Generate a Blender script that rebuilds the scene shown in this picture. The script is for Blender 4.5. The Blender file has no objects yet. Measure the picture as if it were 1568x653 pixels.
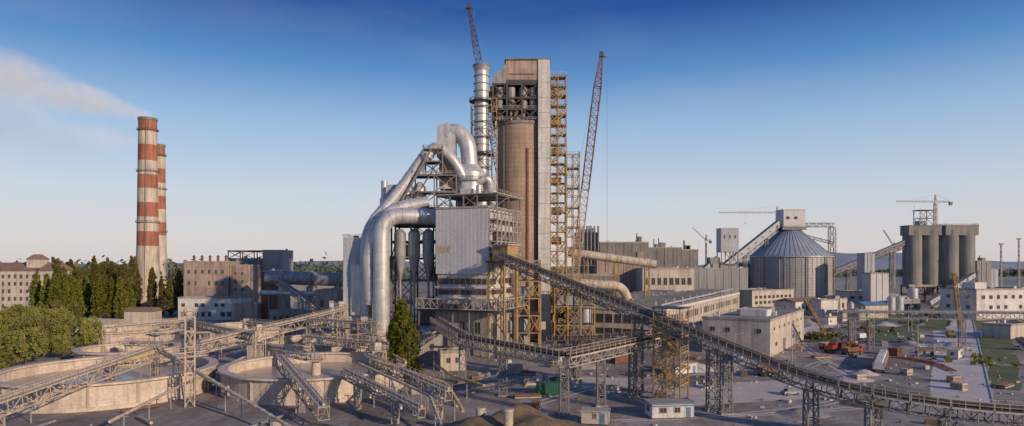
import bpy, math, random
import numpy as np
from mathutils import Vector, Matrix
random.seed(7); np.random.seed(7)
R=random.uniform
scene=bpy.context.scene
# ---------------------------------------------------------------- materials
def mat(name,c1,c2=None,rough=.8,metal=0.,scale=.25,streak=0.,wave=None,bump=0.,fine=0.25,seam=None):
    m=bpy.data.materials.new(name); m.use_nodes=True
    nt=m.node_tree; N=nt.nodes; L=nt.links
    bs=N['Principled BSDF']; bs.inputs['Roughness'].default_value=rough; bs.inputs['Metallic'].default_value=metal
    if c2 is None: c2=tuple(v*.72 for v in c1)
    tc=N.new('ShaderNodeTexCoord')
    n1=N.new('ShaderNodeTexNoise'); n1.inputs['Scale'].default_value=scale; n1.inputs['Detail'].default_value=8; n1.inputs['Roughness'].default_value=.65
    L.new(tc.outputs['Object'],n1.inputs['Vector'])
    r=N.new('ShaderNodeValToRGB'); r.color_ramp.elements[0].position=.36; r.color_ramp.elements[1].position=.64
    r.color_ramp.elements[0].color=(*c2,1); r.color_ramp.elements[1].color=(*c1,1)
    L.new(n1.outputs['Fac'],r.inputs['Fac'])
    out=r.outputs['Color']
    def mulby(out,fac,dark,lo,hi):
        mr=N.new('ShaderNodeMapRange'); mr.inputs[1].default_value=lo; mr.inputs[2].default_value=hi
        mr.inputs[3].default_value=dark; mr.inputs[4].default_value=1.
        L.new(fac,mr.inputs[0])
        mx=N.new('ShaderNodeVectorMath'); mx.operation='SCALE'
        L.new(out,mx.inputs[0]); L.new(mr.outputs[0],mx.inputs['Scale'])
        return mx.outputs[0]
    if fine:
        n2=N.new('ShaderNodeTexNoise'); n2.inputs['Scale'].default_value=2.3; n2.inputs['Detail'].default_value=5
        L.new(tc.outputs['Object'],n2.inputs['Vector'])
        out=mulby(out,n2.outputs['Fac'],1-fine,.3,.6)
    if streak:
        mp=N.new('ShaderNodeMapping'); mp.inputs['Scale'].default_value=(.9,.9,.05)
        L.new(tc.outputs['Object'],mp.inputs['Vector'])
        n3=N.new('ShaderNodeTexNoise'); n3.inputs['Scale'].default_value=1.0; n3.inputs['Detail'].default_value=6
        L.new(mp.outputs[0],n3.inputs['Vector'])
        out=mulby(out,n3.outputs['Fac'],1-streak,.35,.55)
    hgt=None
    if wave:
        ax,period,dark=wave
        sp=N.new('ShaderNodeSeparateXYZ'); L.new(tc.outputs['Object'],sp.inputs[0])
        if ax=='Z': src=sp.outputs['Z']
        else:
            a=N.new('ShaderNodeMath'); a.operation='MULTIPLY_ADD'; a.inputs[1].default_value=1.3
            L.new(sp.outputs['X'],a.inputs[0]); L.new(sp.outputs['Y'],a.inputs[2]); src=a.outputs[0]
        d=N.new('ShaderNodeMath'); d.operation='MULTIPLY'; d.inputs[1].default_value=1./period; L.new(src,d.inputs[0])
        f=N.new('ShaderNodeMath'); f.operation='PINGPONG'; f.inputs[1].default_value=.5; L.new(d.outputs[0],f.inputs[0])
        out=mulby(out,f.outputs[0],1-dark,.0,.12)
        hgt=f.outputs[0]
    L.new(out,bs.inputs['Base Color'])
    if bump or hgt is not None:
        b=N.new('ShaderNodeBump'); b.inputs['Strength'].default_value=bump or .4; b.inputs['Distance'].default_value=.15
        L.new(hgt if hgt is not None else n1.outputs['Fac'],b.inputs['Height']); L.new(b.outputs[0],bs.inputs['Normal'])
    return m
M={}
M['conc']=mat('concrete',(.46,.42,.38),(.31,.28,.255),scale=.12,streak=.35)
M['tankconc']=mat('tank_concrete',(.68,.59,.50),(.52,.44,.38),scale=.2,streak=.22)
M['silo']=mat('silo_concrete',(.43,.32,.25),(.33,.245,.19),scale=.1,streak=.22,wave=('Z',1.9,.22))
M['concd']=mat('concrete_grey',(.28,.27,.265),(.19,.185,.185),scale=.1,streak=.35)
M['farconc']=mat('concrete_haze_tint',(.34,.345,.36),(.26,.27,.285),scale=.05,streak=.2)  # paler, bluer concrete for far buildings: distance haze painted into the colour
M['siloc']=mat('cement_silo_concrete',(.27,.265,.265),(.20,.20,.205),scale=.06,streak=.3)
M['pinkc']=mat('plaster_pink',(.50,.38,.32),(.31,.24,.21),scale=.15,streak=.4)
M['cream']=mat('plaster_cream',(.62,.56,.48),(.48,.43,.375),scale=.12,streak=.3)
M['white']=mat('white_paint',(.72,.71,.70),(.56,.55,.54),scale=.15,streak=.2)
M['clad']=mat('white_cladding',(.64,.64,.66),(.54,.54,.57),scale=.08,streak=.12,wave=('XY',1.2,.22),rough=.55)
M['cladb']=mat('blue_cladding',(.46,.50,.56),(.38,.42,.48),scale=.08,streak=.2,wave=('XY',1.4,.2),rough=.55)
M['silver']=mat('galvanised_sheet',(.66,.67,.685),(.50,.515,.53),rough=.42,metal=.3,scale=.3,streak=.25)
M['silverd']=mat('dull_sheet',(.38,.39,.405),(.27,.28,.30),rough=.6,metal=.2,scale=.3,streak=.3)
M['dome']=mat('dome_sheet',(.38,.45,.52),(.32,.38,.45),rough=.5,metal=.2,scale=.1)
M['domew']=mat('dome_wall_sheet',(.42,.415,.41),(.32,.315,.315),rough=.55,metal=.2,scale=.1,wave=('Z',2.2,.22))
M['steel']=mat('painted_steel',(.27,.26,.26),(.16,.15,.15),rough=.65,metal=.1,scale=.6)
M['steell']=mat('light_steel',(.48,.45,.41),(.31,.28,.25),rough=.65,metal=.05,scale=.6)
M['steeld']=mat('dark_steel',(.10,.10,.11),(.06,.055,.055),rough=.7,metal=.1,scale=.6)
M['rust']=mat('rusty_steel',(.26,.13,.08),(.15,.08,.05),rough=.85,scale=.5)
M['ochre']=mat('ochre_steel',(.46,.32,.15),(.27,.18,.09),rough=.75,scale=.4)
M['yellow']=mat('yellow_pipe_paint',(.60,.45,.20),(.44,.31,.15),rough=.6,scale=.5)
M['sandst']=mat('dusty_steel',(.60,.51,.42),(.38,.32,.27),rough=.8,scale=.5)
M['redp']=mat('red_band_paint',(.44,.18,.115),(.33,.13,.085),scale=.12,streak=.4)
M['creamp']=mat('cream_band_paint',(.66,.58,.48),(.50,.44,.375),scale=.12,streak=.4)
M['brick']=mat('brick_red',(.26,.10,.075),(.16,.07,.06),scale=.3,wave=('Z',.6,.2))
M['red']=mat('red_vehicle_paint',(.50,.055,.03),(.30,.05,.035),rough=.5,scale=1)
M['green']=mat('green_container_paint',(.025,.16,.11),(.02,.12,.08),rough=.6,scale=.5,wave=('XY',.5,.3))
M['blue']=mat('blue_roof_paint',(.14,.26,.40),(.10,.19,.30),rough=.5,scale=.5)
M['glass']=mat('window_glass',(.06,.07,.085),(.035,.04,.05),rough=.15,scale=.5,fine=0)
M['belt']=mat('conveyor_belt',(.085,.07,.06),(.055,.048,.044),rough=.9,scale=.5)
M['slurry']=mat('tank_slurry',(.46,.38,.31),(.36,.29,.235),rough=.25,scale=.08,fine=.1)
M['roof']=mat('roof_felt',(.31,.30,.295),(.20,.195,.195),scale=.06,streak=0)
M['roofl']=mat('roof_light_felt',(.47,.435,.40),(.33,.305,.285),scale=.06)
M['rooft']=mat('roof_tile',(.32,.2,.15),(.22,.14,.11),scale=.4)
M['tyre']=mat('rubber_tyre',(.03,.03,.03),(.02,.02,.02),rough=.9)
M['bark']=mat('bark',(.10,.075,.055),(.06,.045,.035),scale=1)
M['mound']=mat('earth_mound',(.24,.17,.10),(.13,.10,.06),scale=.5,bump=.6)
M['hazyhill']=mat('hill_haze_tint',(.29,.33,.39),(.26,.295,.35),scale=.002,fine=0)  # blue-grey tone is aerial haze put into the base colour
M['slab']=mat('concrete_slab',(.62,.57,.53),(.46,.42,.395),scale=.12)
M['road']=mat('dusty_road',(.64,.605,.58),(.50,.47,.45),scale=.07)
M['ballast']=mat('ballast',(.17,.15,.14),(.11,.10,.095),scale=.6)
M['grass']=mat('rough_grass',(.085,.13,.035),(.20,.20,.09),scale=.11,fine=.5,bump=.4)
M['orange']=mat('orange_hose',(.6,.16,.05),rough=.6)

def foliage(name,ca,cb,sc):
    m=bpy.data.materials.new(name); m.use_nodes=True; nt=m.node_tree; N=nt.nodes; L=nt.links
    for n in list(N): N.remove(n)
    o=N.new('ShaderNodeOutputMaterial'); tc=N.new('ShaderNodeTexCoord')
    n1=N.new('ShaderNodeTexNoise'); n1.inputs['Scale'].default_value=sc; n1.inputs['Detail'].default_value=4
    L.new(tc.outputs['Object'],n1.inputs['Vector'])
    r=N.new('ShaderNodeValToRGB'); r.color_ramp.elements[0].position=.35; r.color_ramp.elements[1].position=.65
    r.color_ramp.elements[0].color=(*ca,1); r.color_ramp.elements[1].color=(*cb,1); L.new(n1.outputs['Fac'],r.inputs['Fac'])
    oi=N.new('ShaderNodeObjectInfo'); hs=N.new('ShaderNodeHueSaturation')
    mr=N.new('ShaderNodeMapRange'); mr.inputs[3].default_value=.75; mr.inputs[4].default_value=1.3; L.new(oi.outputs['Random'],mr.inputs[0]); L.new(mr.outputs[0],hs.inputs['Value'])
    mh=N.new('ShaderNodeMapRange'); mh.inputs[3].default_value=.485; mh.inputs[4].default_value=.515; L.new(oi.outputs['Random'],mh.inputs[0]); L.new(mh.outputs[0],hs.inputs['Hue'])
    L.new(r.outputs[0],hs.inputs['Color'])
    d=N.new('ShaderNodeBsdfDiffuse'); t=N.new('ShaderNodeBsdfTranslucent'); mx=N.new('ShaderNodeMixShader'); mx.inputs[0].default_value=.35
    L.new(hs.outputs[0],d.inputs[0]); L.new(hs.outputs[0],t.inputs[0]); L.new(d.outputs[0],mx.inputs[1]); L.new(t.outputs[0],mx.inputs[2]); L.new(mx.outputs[0],o.inputs[0])
    return m
M['leafp']=foliage('poplar_leaves',(.11,.14,.025),(.26,.27,.06),.5)
M['leafd']=foliage('dark_leaves',(.11,.115,.04),(.23,.21,.08),.12)
M['leafw']=foliage('willow_leaves',(.19,.21,.06),(.38,.36,.12),.3)
M['leaff']=foliage('far_leaves_haze_tint',(.12,.145,.11),(.17,.19,.145),.02)  # greyed green: haze over the distant forest is tinted into the leaf colour

# ---------------------------------------------------------------- mesh builder
class Obj:
    def __init__(s,name,part='structure',ang=0,ox=0,oy=0,oz=0):
        s.name=name; s.parts={}; s.part(part); s.fr(ox,oy,ang,oz)
    def fr(s,ox=0,oy=0,ang=0,oz=0):
        s.T=Matrix.Translation((ox,oy,oz))@Matrix.Rotation(ang,4,'Z'); return s
    def part(s,n):
        if n not in s.parts: s.parts[n]=dict(v=[],f=[],m=[],mats=[],sm=[])
        s.c=s.parts[n]; return s
    def add(s,vs,fs,m,smooth=False):
        c=s.c; b=len(c['v'])
        T=s.T
        c['v'].extend([tuple(T@Vector(v)) for v in vs])
        if m not in c['mats']: c['mats'].append(m)
        k=c['mats'].index(m)
        for f in fs:
            c['f'].append([i+b for i in f]); c['m'].append(k); c['sm'].append(smooth)
    BF=[(0,3,2,1),(4,5,6,7),(0,1,5,4),(1,2,6,5),(2,3,7,6),(3,0,4,7)]
    def box(s,x0,x1,y0,y1,z0,z1,m,ix=0,iy=0):
        s.add([(x0,y0,z0),(x1,y0,z0),(x1,y1,z0),(x0,y1,z0),(x0+ix,y0+iy,z1),(x1-ix,y0+iy,z1),(x1-ix,y1-iy,z1),(x0+ix,y1-iy,z1)],s.BF,m)
    def beam(s,p,q,w,m,h=None):
        p=Vector(p);q=Vector(q);d=q-p
        if d.length<1e-6: return
        h=h or w; d.normalize()
        up=Vector((0,0,1)) if abs(d.z)<.95 else Vector((0,1,0))
        a=d.cross(up).normalized()*w/2; b=a.cross(d).normalized()*h/2
        s.add([p-a-b,p+a-b,p+a+b,p-a+b,q-a-b,q+a-b,q+a+b,q-a+b],s.BF,m)
    def cyl(s,p,q,r1,r2,m,n=16,caps=True,a0=0):
        p=Vector(p);q=Vector(q);d=(q-p).normalized()
        up=Vector((0,0,1)) if abs(d.z)<.95 else Vector((1,0,0))
        a=d.cross(up).normalized(); b=d.cross(a).normalized()
        vs=[];
        for c,r in((p,r1),(q,r2)):
            for i in range(n):
                t=2*math.pi*i/n+a0; vs.append(c+a*(r*math.cos(t))+b*(r*math.sin(t)))
        s.add(vs,[(i,(i+1)%n,n+(i+1)%n,n+i) for i in range(n)],m,n>7)
        if caps:
            s.add(vs[:n],[tuple(range(n))[::-1]],m); s.add(vs[n:],[tuple(range(n))],m)
    def ring(s,c,r0,r1,z0,z1,m,n=48):
        vs=[]
        for r,z in((r0,z0),(r1,z0),(r1,z1),(r0,z1)):
            for i in range(n):
                t=2*math.pi*i/n; vs.append((c[0]+r*math.cos(t),c[1]+r*math.sin(t),z))
        fs=[]
        for k in range(4):
            k2=(k+1)%4
            for i in range(n): fs.append((k*n+i,k*n+(i+1)%n,k2*n+(i+1)%n,k2*n+i))
        s.add(vs,fs,m,False)
    def tube(s,path,r,m,n=18,rings=0,ringr=.15):
        P=[Vector(p) for p in path]; rr=r if isinstance(r,list) else [r]*len(P)
        T=[(P[min(i+1,len(P)-1)]-P[max(i-1,0)]).normalized() for i in range(len(P))]
        up=Vector((0,0,1)) if abs(T[0].z)<.9 else Vector((0,1,0))
        a=T[0].cross(up).normalized(); vs=[]
        for i,p in enumerate(P):
            a=(a-T[i]*a.dot(T[i])).normalized(); b=T[i].cross(a)
            for k in range(n):
                t=2*math.pi*k/n; vs.append(p+a*(rr[i]*math.cos(t))+b*(rr[i]*math.sin(t)))
        fs=[(i*n+k,i*n+(k+1)%n,(i+1)*n+(k+1)%n,(i+1)*n+k) for i in range(len(P)-1) for k in range(n)]
        s.add(vs,fs,m,True)
        s.add(vs[:n],[tuple(range(n))[::-1]],m); s.add(vs[-n:],[tuple(range(n))],m)
        if rings:
            acc=rings*.5
            for i in range(len(P)-1):
                d=(P[i+1]-P[i]); l=d.length; dn=d.normalized()
                while acc<l:
                    c=P[i]+dn*acc; rad=rr[i]+(rr[i+1]-rr[i])*acc/l+ringr
                    s.cyl(c-dn*.15,c+dn*.15,rad,rad,m,n); acc+=rings
                acc-=l
    def truss(s,p,q,w,h,m,bay=2.5,ch=.2,dg=.12,w2=None,h2=None):
        p=Vector(p);q=Vector(q);d=(q-p);n=max(1,round(d.length/bay)); dn=d.normalized()
        up=Vector((0,0,1)) if abs(dn.z)<.8 else Vector((0,1,0))
        a=dn.cross(up).normalized(); u=a.cross(dn).normalized()
        w2=w if w2 is None else w2; h2=h if h2 is None else h2
        def node(i,k):
            t=i/n; c=p.lerp(q,t); ww=w+(w2-w)*t; hh=h+(h2-h)*t
            sx=(-.5,.5,.5,-.5)[k]; sy=(-.5,-.5,.5,.5)[k]
            return c+a*ww*sx+u*hh*sy
        for k in range(4): s.beam(node(0,k),node(n,k),ch,m)
        for i in range(n+1):
            for k in range(4): s.beam(node(i,k),node(i,(k+1)%4),dg,m)
        for i in range(n):
            for k in range(4):
                A=(k,(k+1)%4) if i%2 else ((k+1)%4,k)
                s.beam(node(i,A[0]),node(i+1,A[1]),dg,m)
    def col(s,x,y,z0,z1,w,m,bay=None,ch=.22,dg=.13,w0=None):
        s.truss((x,y,z0),(x,y,z1),w0 or w,w0 or w,m,bay or w*1.2,ch,dg,w2=w,h2=w)
    def rail(s,p,q,m,h=1.1,sp=2.,t=.08):
        p=Vector(p);q=Vector(q);n=max(1,round((q-p).length/sp)); z=Vector((0,0,h))
        s.beam(p+z,q+z,t,m); s.beam(p+z*.5,q+z*.5,t*.8,m)
        for i in range(n+1):
            c=p.lerp(q,i/n); s.beam(c,c+z,t,m)
    def frame(s,xs,ys,zs,m,t=.4,brace=True,floor=None,bt=None):
        for x in xs:
            for y in ys: s.beam((x,y,zs[0]),(x,y,zs[-1]),t,m)
        for z in zs[1:]:
            for x in xs: s.beam((x,ys[0],z),(x,ys[-1],z),t*.8,m)
            for y in ys: s.beam((xs[0],y,z),(xs[-1],y,z),t*.8,m)
            if floor: s.box(xs[0],xs[-1],ys[0],ys[-1],z+t*.45,z+t*.45+.12,floor)
        if brace:
            for k in range(len(zs)-1):
                for i in range(len(xs)-1):
                    if (k+i)%2==0:
                        for y in (ys[0],ys[-1]):
                            s.beam((xs[i],y,zs[k]),(xs[i+1],y,zs[k+1]),bt or t*.55,m); s.beam((xs[i+1],y,zs[k]),(xs[i],y,zs[k+1]),bt or t*.55,m)
                for i in range(len(ys)-1):
                    if (k+i)%2==0:
                        for x in (xs[0],xs[-1]):
                            s.beam((x,ys[i],zs[k]),(x,ys[i+1],zs[k+1]),bt or t*.55,m)
    def railbox(s,x0,x1,y0,y1,z,m,t=.08,sp=2.):
        for a,b in(((x0,y0),(x1,y0)),((x1,y0),(x1,y1)),((x1,y1),(x0,y1)),((x0,y1),(x0,y0))):
            s.rail((*a,z),(*b,z),m,t=t,sp=sp)
    def stairs(s,x0,x1,y0,y1,z0,z1,m,step=3.):
        z=z0;k=0; ym=(y0+y1)/2
        while z+step<=z1+.01:
            ya,yb=(y0,ym) if k%2==0 else (ym,y1)
            xa,xb=(x0,x1) if k%2==0 else (x1,x0)
            for yy in(ya+.1,yb-.1):
                s.beam((xa,yy,z),(xb,yy,z+step),.1,m,.3); s.beam((xa,yy,z+1.1),(xb,yy,z+step+1.1),.08,m)
                s.beam((xa,yy,z),(xa,yy,z+1.1),.08,m)
            n=10
            for i in range(n):
                t=(i+.5)/n; x=xa+(xb-xa)*t; s.box(x-.14,x+.14,ya+.12,yb-.12,z+step*t-.03,z+step*t+.03,m)
            s.box(min(xb,xb+(.9 if xb>xa else -.9)),max(xb,xb+(.9 if xb>xa else -.9)),y0,y1,z+step-.06,z+step+.04,m)
            z+=step;k+=1
    def wins(s,face,pos,a0,a1,z0,z1,n,rows=1,fill=.6,hf=.6,g='glass',fm='conc',out=1):
        old=s.c; s.part('windows')
        dx=(a1-a0)/n; dz=(z1-z0)/rows
        for i in range(n):
            for j in range(rows):
                if random.random()<.1: continue
                c=a0+dx*(i+.5); w=dx*fill/2*R(.85,1.08); zc=z0+dz*(j+.5); h=dz*hf/2*R(.9,1.03)
                o=out
                def bx(u0,u1,za,zb,d0,d1,m):
                    lo,hi=sorted((pos-o*d0,pos-o*d1))
                    if face=='y': s.box(u0,u1,lo,hi,za,zb,m)
                    else: s.box(lo,hi,u0,u1,za,zb,m)
                bx(c-w,c+w,zc-h,zc+h,-.05,.04,g)
                t=.12
                bx(c-w-t,c+w+t,zc-h-t,zc-h,-.05,.14,fm); bx(c-w-t,c+w+t,zc+h,zc+h+t,-.05,.1,fm)
                bx(c-w-t,c-w,zc-h,zc+h,-.05,.1,fm); bx(c+w,c+w+t,zc-h,zc+h,-.05,.1,fm)
                bx(c-.04,c+.04,zc-h,zc+h,.04,.08,fm)
        s.c=old
    def done(s):
        ps=[(k,p) for k,p in s.parts.items() if p['v']]
        objs=[]
        for k,p in ps:
            me=bpy.data.meshes.new(k if len(ps)>1 else s.name)
            me.from_pydata(p['v'],[],p['f'])
            for m in p['mats']: me.materials.append(M[m])
            me.polygons.foreach_set('material_index',p['m']); me.polygons.foreach_set('use_smooth',p['sm'])
            me.update()
            ob=bpy.data.objects.new(k if len(ps)>1 else s.name,me); scene.collection.objects.link(ob); objs.append(ob)
        if len(ps)>1:
            e=bpy.data.objects.new(s.name,None); scene.collection.objects.link(e)
            for o in objs: o.parent=e
            return e
        return objs[0]

def rounded(path,rad,n=6):
    P=[Vector(p) for p in path]; out=[P[0]]
    for i in range(1,len(P)-1):
        a=P[i-1]-P[i]; b=P[i+1]-P[i]
        r=min(rad,a.length*.48,b.length*.48)
        A=P[i]+a.normalized()*r; B=P[i]+b.normalized()*r
        for k in range(n+1):
            t=k/n; out.append(A*(1-t)**2+P[i]*2*t*(1-t)+B*t*t)
    out.append(P[-1]); return out

def building(name,ox,oy,ang,L,W,H,wall='cream',roof='roof',z0=0,par=.8,front=None,left=None,gable=0,trim='conc'):
    o=Obj(name,'walls',ang,ox,oy)
    o.box(0,L,0,W,z0,H,wall)
    o.part('roof')
    if gable:
        vs=[(-.5,-.5,H+.003),(L+.5,-.5,H+.003),(L+.5,W+.5,H+.003),(-.5,W+.5,H+.003),(-.5,W/2,H+gable),(L+.5,W/2,H+gable)]
        o.add(vs,[(0,1,5,4),(2,3,4,5),(0,4,3),(1,2,5),(0,3,2,1)],roof)
    else:
        o.box(-.15,L+.15,-.15,.35,H-.01,H+par,trim); o.box(-.15,L+.15,W-.35,W+.15,H-.01,H+par,trim)
        o.box(-.15,.35,.35,W-.35,H-.01,H+par,trim); o.box(L-.35,L+.15,.35,W-.35,H-.01,H+par,trim)
        o.box(.35,L-.35,.35,W-.35,H+.01,H+.15,roof)
        for i in range(max(1,int(L*W/260))):
            x=R(2,max(2.1,L-3)); y=R(1.5,max(1.6,W-2.5)); o.box(x,x+R(.8,2),y,y+R(.8,1.6),H+.15,H+R(.9,2.2),random.choice(['silverd','concd','white']))
    if front: 
        for f in front: o.wins('y',0,*f)
    if left:
        for f in left: o.wins('x',0,*f)
    return o

# ---------------------------------------------------------------- ground
def ground():
    m=bpy.data.materials.new('ground_dirt'); m.use_nodes=True; nt=m.node_tree;N=nt.nodes;L=nt.links
    bs=N['Principled BSDF']; bs.inputs['Roughness'].default_value=.95
    tc=N.new('ShaderNodeTexCoord')
    def noise(sc,det=8,ro=.6,mp=None):
        n=N.new('ShaderNodeTexNoise'); n.inputs['Scale'].default_value=sc; n.inputs['Detail'].default_value=det; n.inputs['Roughness'].default_value=ro
        if mp:
            k=N.new('ShaderNodeMapping'); k.inputs['Rotation'].default_value=(0,0,mp[0]); k.inputs['Scale'].default_value=mp[1]; L.new(tc.outputs['Object'],k.inputs[0]); L.new(k.outputs[0],n.inputs['Vector'])
        else: L.new(tc.outputs['Object'],n.inputs['Vector'])
        return n
    def ramp(fac,stops):
        r=N.new('ShaderNodeValToRGB'); e=r.color_ramp.elements
        e[0].position,e[0].color=stops[0][0],(*stops[0][1],1); e[1].position,e[1].color=stops[1][0],(*stops[1][1],1)
        for p,c in stops[2:]:
            x=e.new(p); x.color=(*c,1)
        L.new(fac,r.inputs['Fac']); return r
    a=ramp(noise(.035,9,.68).outputs['Fac'],[(.34,(.20,.18,.17)),(.66,(.56,.51,.48)),(.5,(.37,.335,.315))])
    b=ramp(noise(.6,6,.7).outputs['Fac'],[(.3,(.6,.6,.6)),(.7,(1.,1.,1.))])
    c=ramp(noise(.16,6,.6,(.6,(1,.12,1))).outputs['Fac'],[(.4,(.66,.64,.64)),(.6,(1.,1.,1.))])
    def mul(x,y):
        k=N.new('ShaderNodeMixRGB'); k.blend_type='MULTIPLY'; k.inputs[0].default_value=1; L.new(x,k.inputs[1]); L.new(y,k.inputs[2]); return k.outputs[0]
    near=mul(mul(a.outputs[0],b.outputs[0]),c.outputs[0])
    far=ramp(noise(.003,5,.6).outputs['Fac'],[(.4,(.19,.21,.19)),(.6,(.29,.29,.27))])
    d=N.new('ShaderNodeVectorMath'); d.operation='DISTANCE'; d.inputs[1].default_value=(60,250,0); L.new(tc.outputs['Object'],d.inputs[0])
    mr=N.new('ShaderNodeMapRange'); mr.inputs[1].default_value=480; mr.inputs[2].default_value=800; L.new(d.outputs['Value'],mr.inputs[0])
    mx=N.new('ShaderNodeMixRGB'); L.new(mr.outputs[0],mx.inputs[0]); L.new(near,mx.inputs[1]); L.new(far.outputs[0],mx.inputs[2])
    L.new(mx.outputs[0],bs.inputs['Base Color'])
    bp=N.new('ShaderNodeBump'); bp.inputs['Strength'].default_value=.5; bp.inputs['Distance'].default_value=.5; L.new(noise(.5,8,.7).outputs['Fac'],bp.inputs['Height']); L.new(bp.outputs[0],bs.inputs['Normal'])
    M['ground']=m
ground()
o=Obj('ground'); S=9000; o.add([(-S,-S,0),(S,-S,0),(S,S,0),(-S,S,0)],[(0,1,2,3)],'ground'); o.done()
def strip(name,p,q,w1,w2,m,z,jit=0,n=24):
    p=Vector(p);q=Vector(q); d=(q-p).normalized(); a=Vector((-d.y,d.x)); l=[];r=[]
    for i in range(n+1):
        t=i/n; c=p.lerp(q,t); w=w1+(w2-w1)*t
        l.append(c+a*(w/2+R(-jit,jit))); r.append(c-a*(w/2+R(-jit,jit)))
    o=Obj(name); vs=[(v.x,v.y,z) for v in l+r]
    o.add(vs,[(i,n+1+i,n+2+i,i+1) for i in range(n)],m); return o.done()
def curve_strip(name,pts,w,m,z,jit=.1):
    P=[v.to_2d() for v in rounded([(x,y,0) for x,y in pts],30,8)]; l=[];r=[]
    for i,c in enumerate(P):
        d=(P[min(i+1,len(P)-1)]-P[max(i-1,0)]).normalized(); a=Vector((-d.y,d.x)); l.append(c+a*(w/2+R(-jit,jit))); r.append(c-a*(w/2+R(-jit,jit)))
    n=len(P)-1; o=Obj(name); o.add([(v.x,v.y,z) for v in l+r],[(i,n+1+i,n+2+i,i+1) for i in range(n)],m); o.done()
strip('dirt_road',(98,142),(376,560),12,22,'road',.008,.5)
strip('grass_verge',(144,250),(280,484),20,27,'grass',.006,2.8)
strip('grass_verge',(118,156),(280,384),7,17,'grass',.006,1.5)
strip('grass_verge',(98,250),(128,262),5,9,'grass',.006,1.5)
strip('grass_verge',(190,296),(336,500),9,15,'grass',.010,2.)
strip('concrete_yard',(36,150),(80,160),24,20,'slab',.010,.3)
strip('concrete_yard',(5,172),(30,166),10,12,'slab',.014,.3)
strip('dirt_road',(62,194),(160,330),8,10,'road',.012,1.0)
for k,(pts) in enumerate([[(40,128),(70,140),(90,165),(96,200),(110,250)],[(20,125),(60,132),(100,146)],[(104,240),(132,232),(150,215),(146,190)],[(5,140),(20,160),(34,172),(60,180)],[(86,190),(100,206),(128,222),(160,250)]]):
    for d_ in(-1.,1.): curve_strip('wheel_track',[(x+d_,y-d_*.5) for x,y in pts],.7,'road',.016+.004*k)
o=Obj('road_kerb'); o.beam((104,141,.08),(388,556,.08),.3,'slab',.16); o.done()

def hills(name,x0,x1,y,hm,m,seed):
    rn=random.Random(seed); n=90; vs=[]
    ph=[rn.uniform(0,6) for _ in range(5)]
    for i in range(n+1):
        t=i/n; x=x0+(x1-x0)*t
        h=hm*(.5+.2*math.sin(t*6+ph[0])+.1*math.sin(t*13+ph[1])+.04*math.sin(t*31+ph[2])+.02*math.sin(t*70+ph[3]))*min(1,t*4,(1-t)*4)
        vs+= [(x,y-900,-5),(x,y,max(0,h)),(x,y+900,-5)]
    o=Obj(name); fs=[]
    for i in range(n):
        for k in(0,1): fs.append((i*3+k,i*3+3+k,i*3+4+k,i*3+1+k))
    o.add(vs,fs,m,True); o.done()
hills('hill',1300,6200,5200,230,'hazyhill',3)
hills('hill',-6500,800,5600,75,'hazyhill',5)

# ---------------------------------------------------------------- trees
def leafobj(name,C,size,m,trunk=None):
    n=len(C); q=np.random.normal(size=(n,3)); q/=np.linalg.norm(q,axis=1)[:,None]
    w=np.random.normal(size=(n,3)); b=np.cross(q,w); b/=np.linalg.norm(b,axis=1)[:,None]
    s=(size*np.random.uniform(.6,1.3,n))[:,None]
    V=np.stack([C-q*s-b*s*.6,C+q*s-b*s*.6,C+q*s+b*s*.6,C-q*s+b*s*.6],1).reshape(-1,3)
    F=np.arange(4*n).reshape(-1,4)
    verts=V.tolist(); faces=F.tolist(); mi=[0]*n
    if trunk:
        t=Obj('t'); trunk(t); c=t.c; b0=len(verts); verts+=c['v']; faces+=[[i+b0 for i in f] for f in c['f']]; mi+=[1]*len(c['f'])
    me=bpy.data.meshes.new(name); me.from_pydata(verts,[],faces); me.materials.append(M[m]); me.materials.append(M['bark'])
    me.polygons.foreach_set('material_index',mi); me.update()
    return me
def inst(name,me,x,y,s=1,rz=0,sz=None):
    ob=bpy.data.objects.new(name,me); scene.collection.objects.link(ob); ob.location=(x,y,0); ob.scale=(s,s,sz or s); ob.rotation_euler=(0,0,rz); return ob
def poplar_pts(H,Rm,nc,nl,sp=.8,inner=.4):
    pts=[]
    lob=[R(0,6.28) for _ in range(4)]
    for i in range(nc):
        t=random.random()**.8; z=H*(.05+.93*t)
        prof=min(1,(t*3.2+.5))*(1-max(0,(t-.45)/.55)**1.9*.88)
        a=R(0,6.283); r=Rm*prof*(.88+.16*math.sin(a*2+lob[0]+t*7)+.1*math.sin(a*3+lob[1]-t*13))
        rr=r*(random.random()**inner)*R(.82,1.1)
        c=np.array([rr*math.cos(a),rr*math.sin(a),z])
        pts.append(c+np.random.normal(size=(nl,3))*np.array([.5,.5,1.0])*sp*(1.1-.5*t))
    return np.concatenate(pts)
def ptrunk(H):
    def f(t):
        t.cyl((0,0,-.2),(0,0,H*.9),H*.018,.05,'bark',8)
        for i in range(14):
            z=H*(.08+.055*i); a=R(0,6.28); l=H*.1
            t.cyl((0,0,z),(math.cos(a)*l*.6,math.sin(a)*l*.6,z+l*1.2),.12,.03,'bark',5)
    return f
me=leafobj('poplar_tree',poplar_pts(20.5,4.5,420,46,.6,.3),.22,'leafp',trunk=ptrunk(20)); inst('poplar_tree',me,-29,172)
pm=[leafobj('poplar_tree_crown',poplar_pts(27,R(2.6,3.5),140,26,.8),.42,'leafd',trunk=ptrunk(26)) for _ in range(5)]
pm2=[leafobj('poplar_tree_light',poplar_pts(24,R(3.,4.),140,26,.85),.42,'leafp',trunk=ptrunk(24)) for _ in range(3)]
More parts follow.
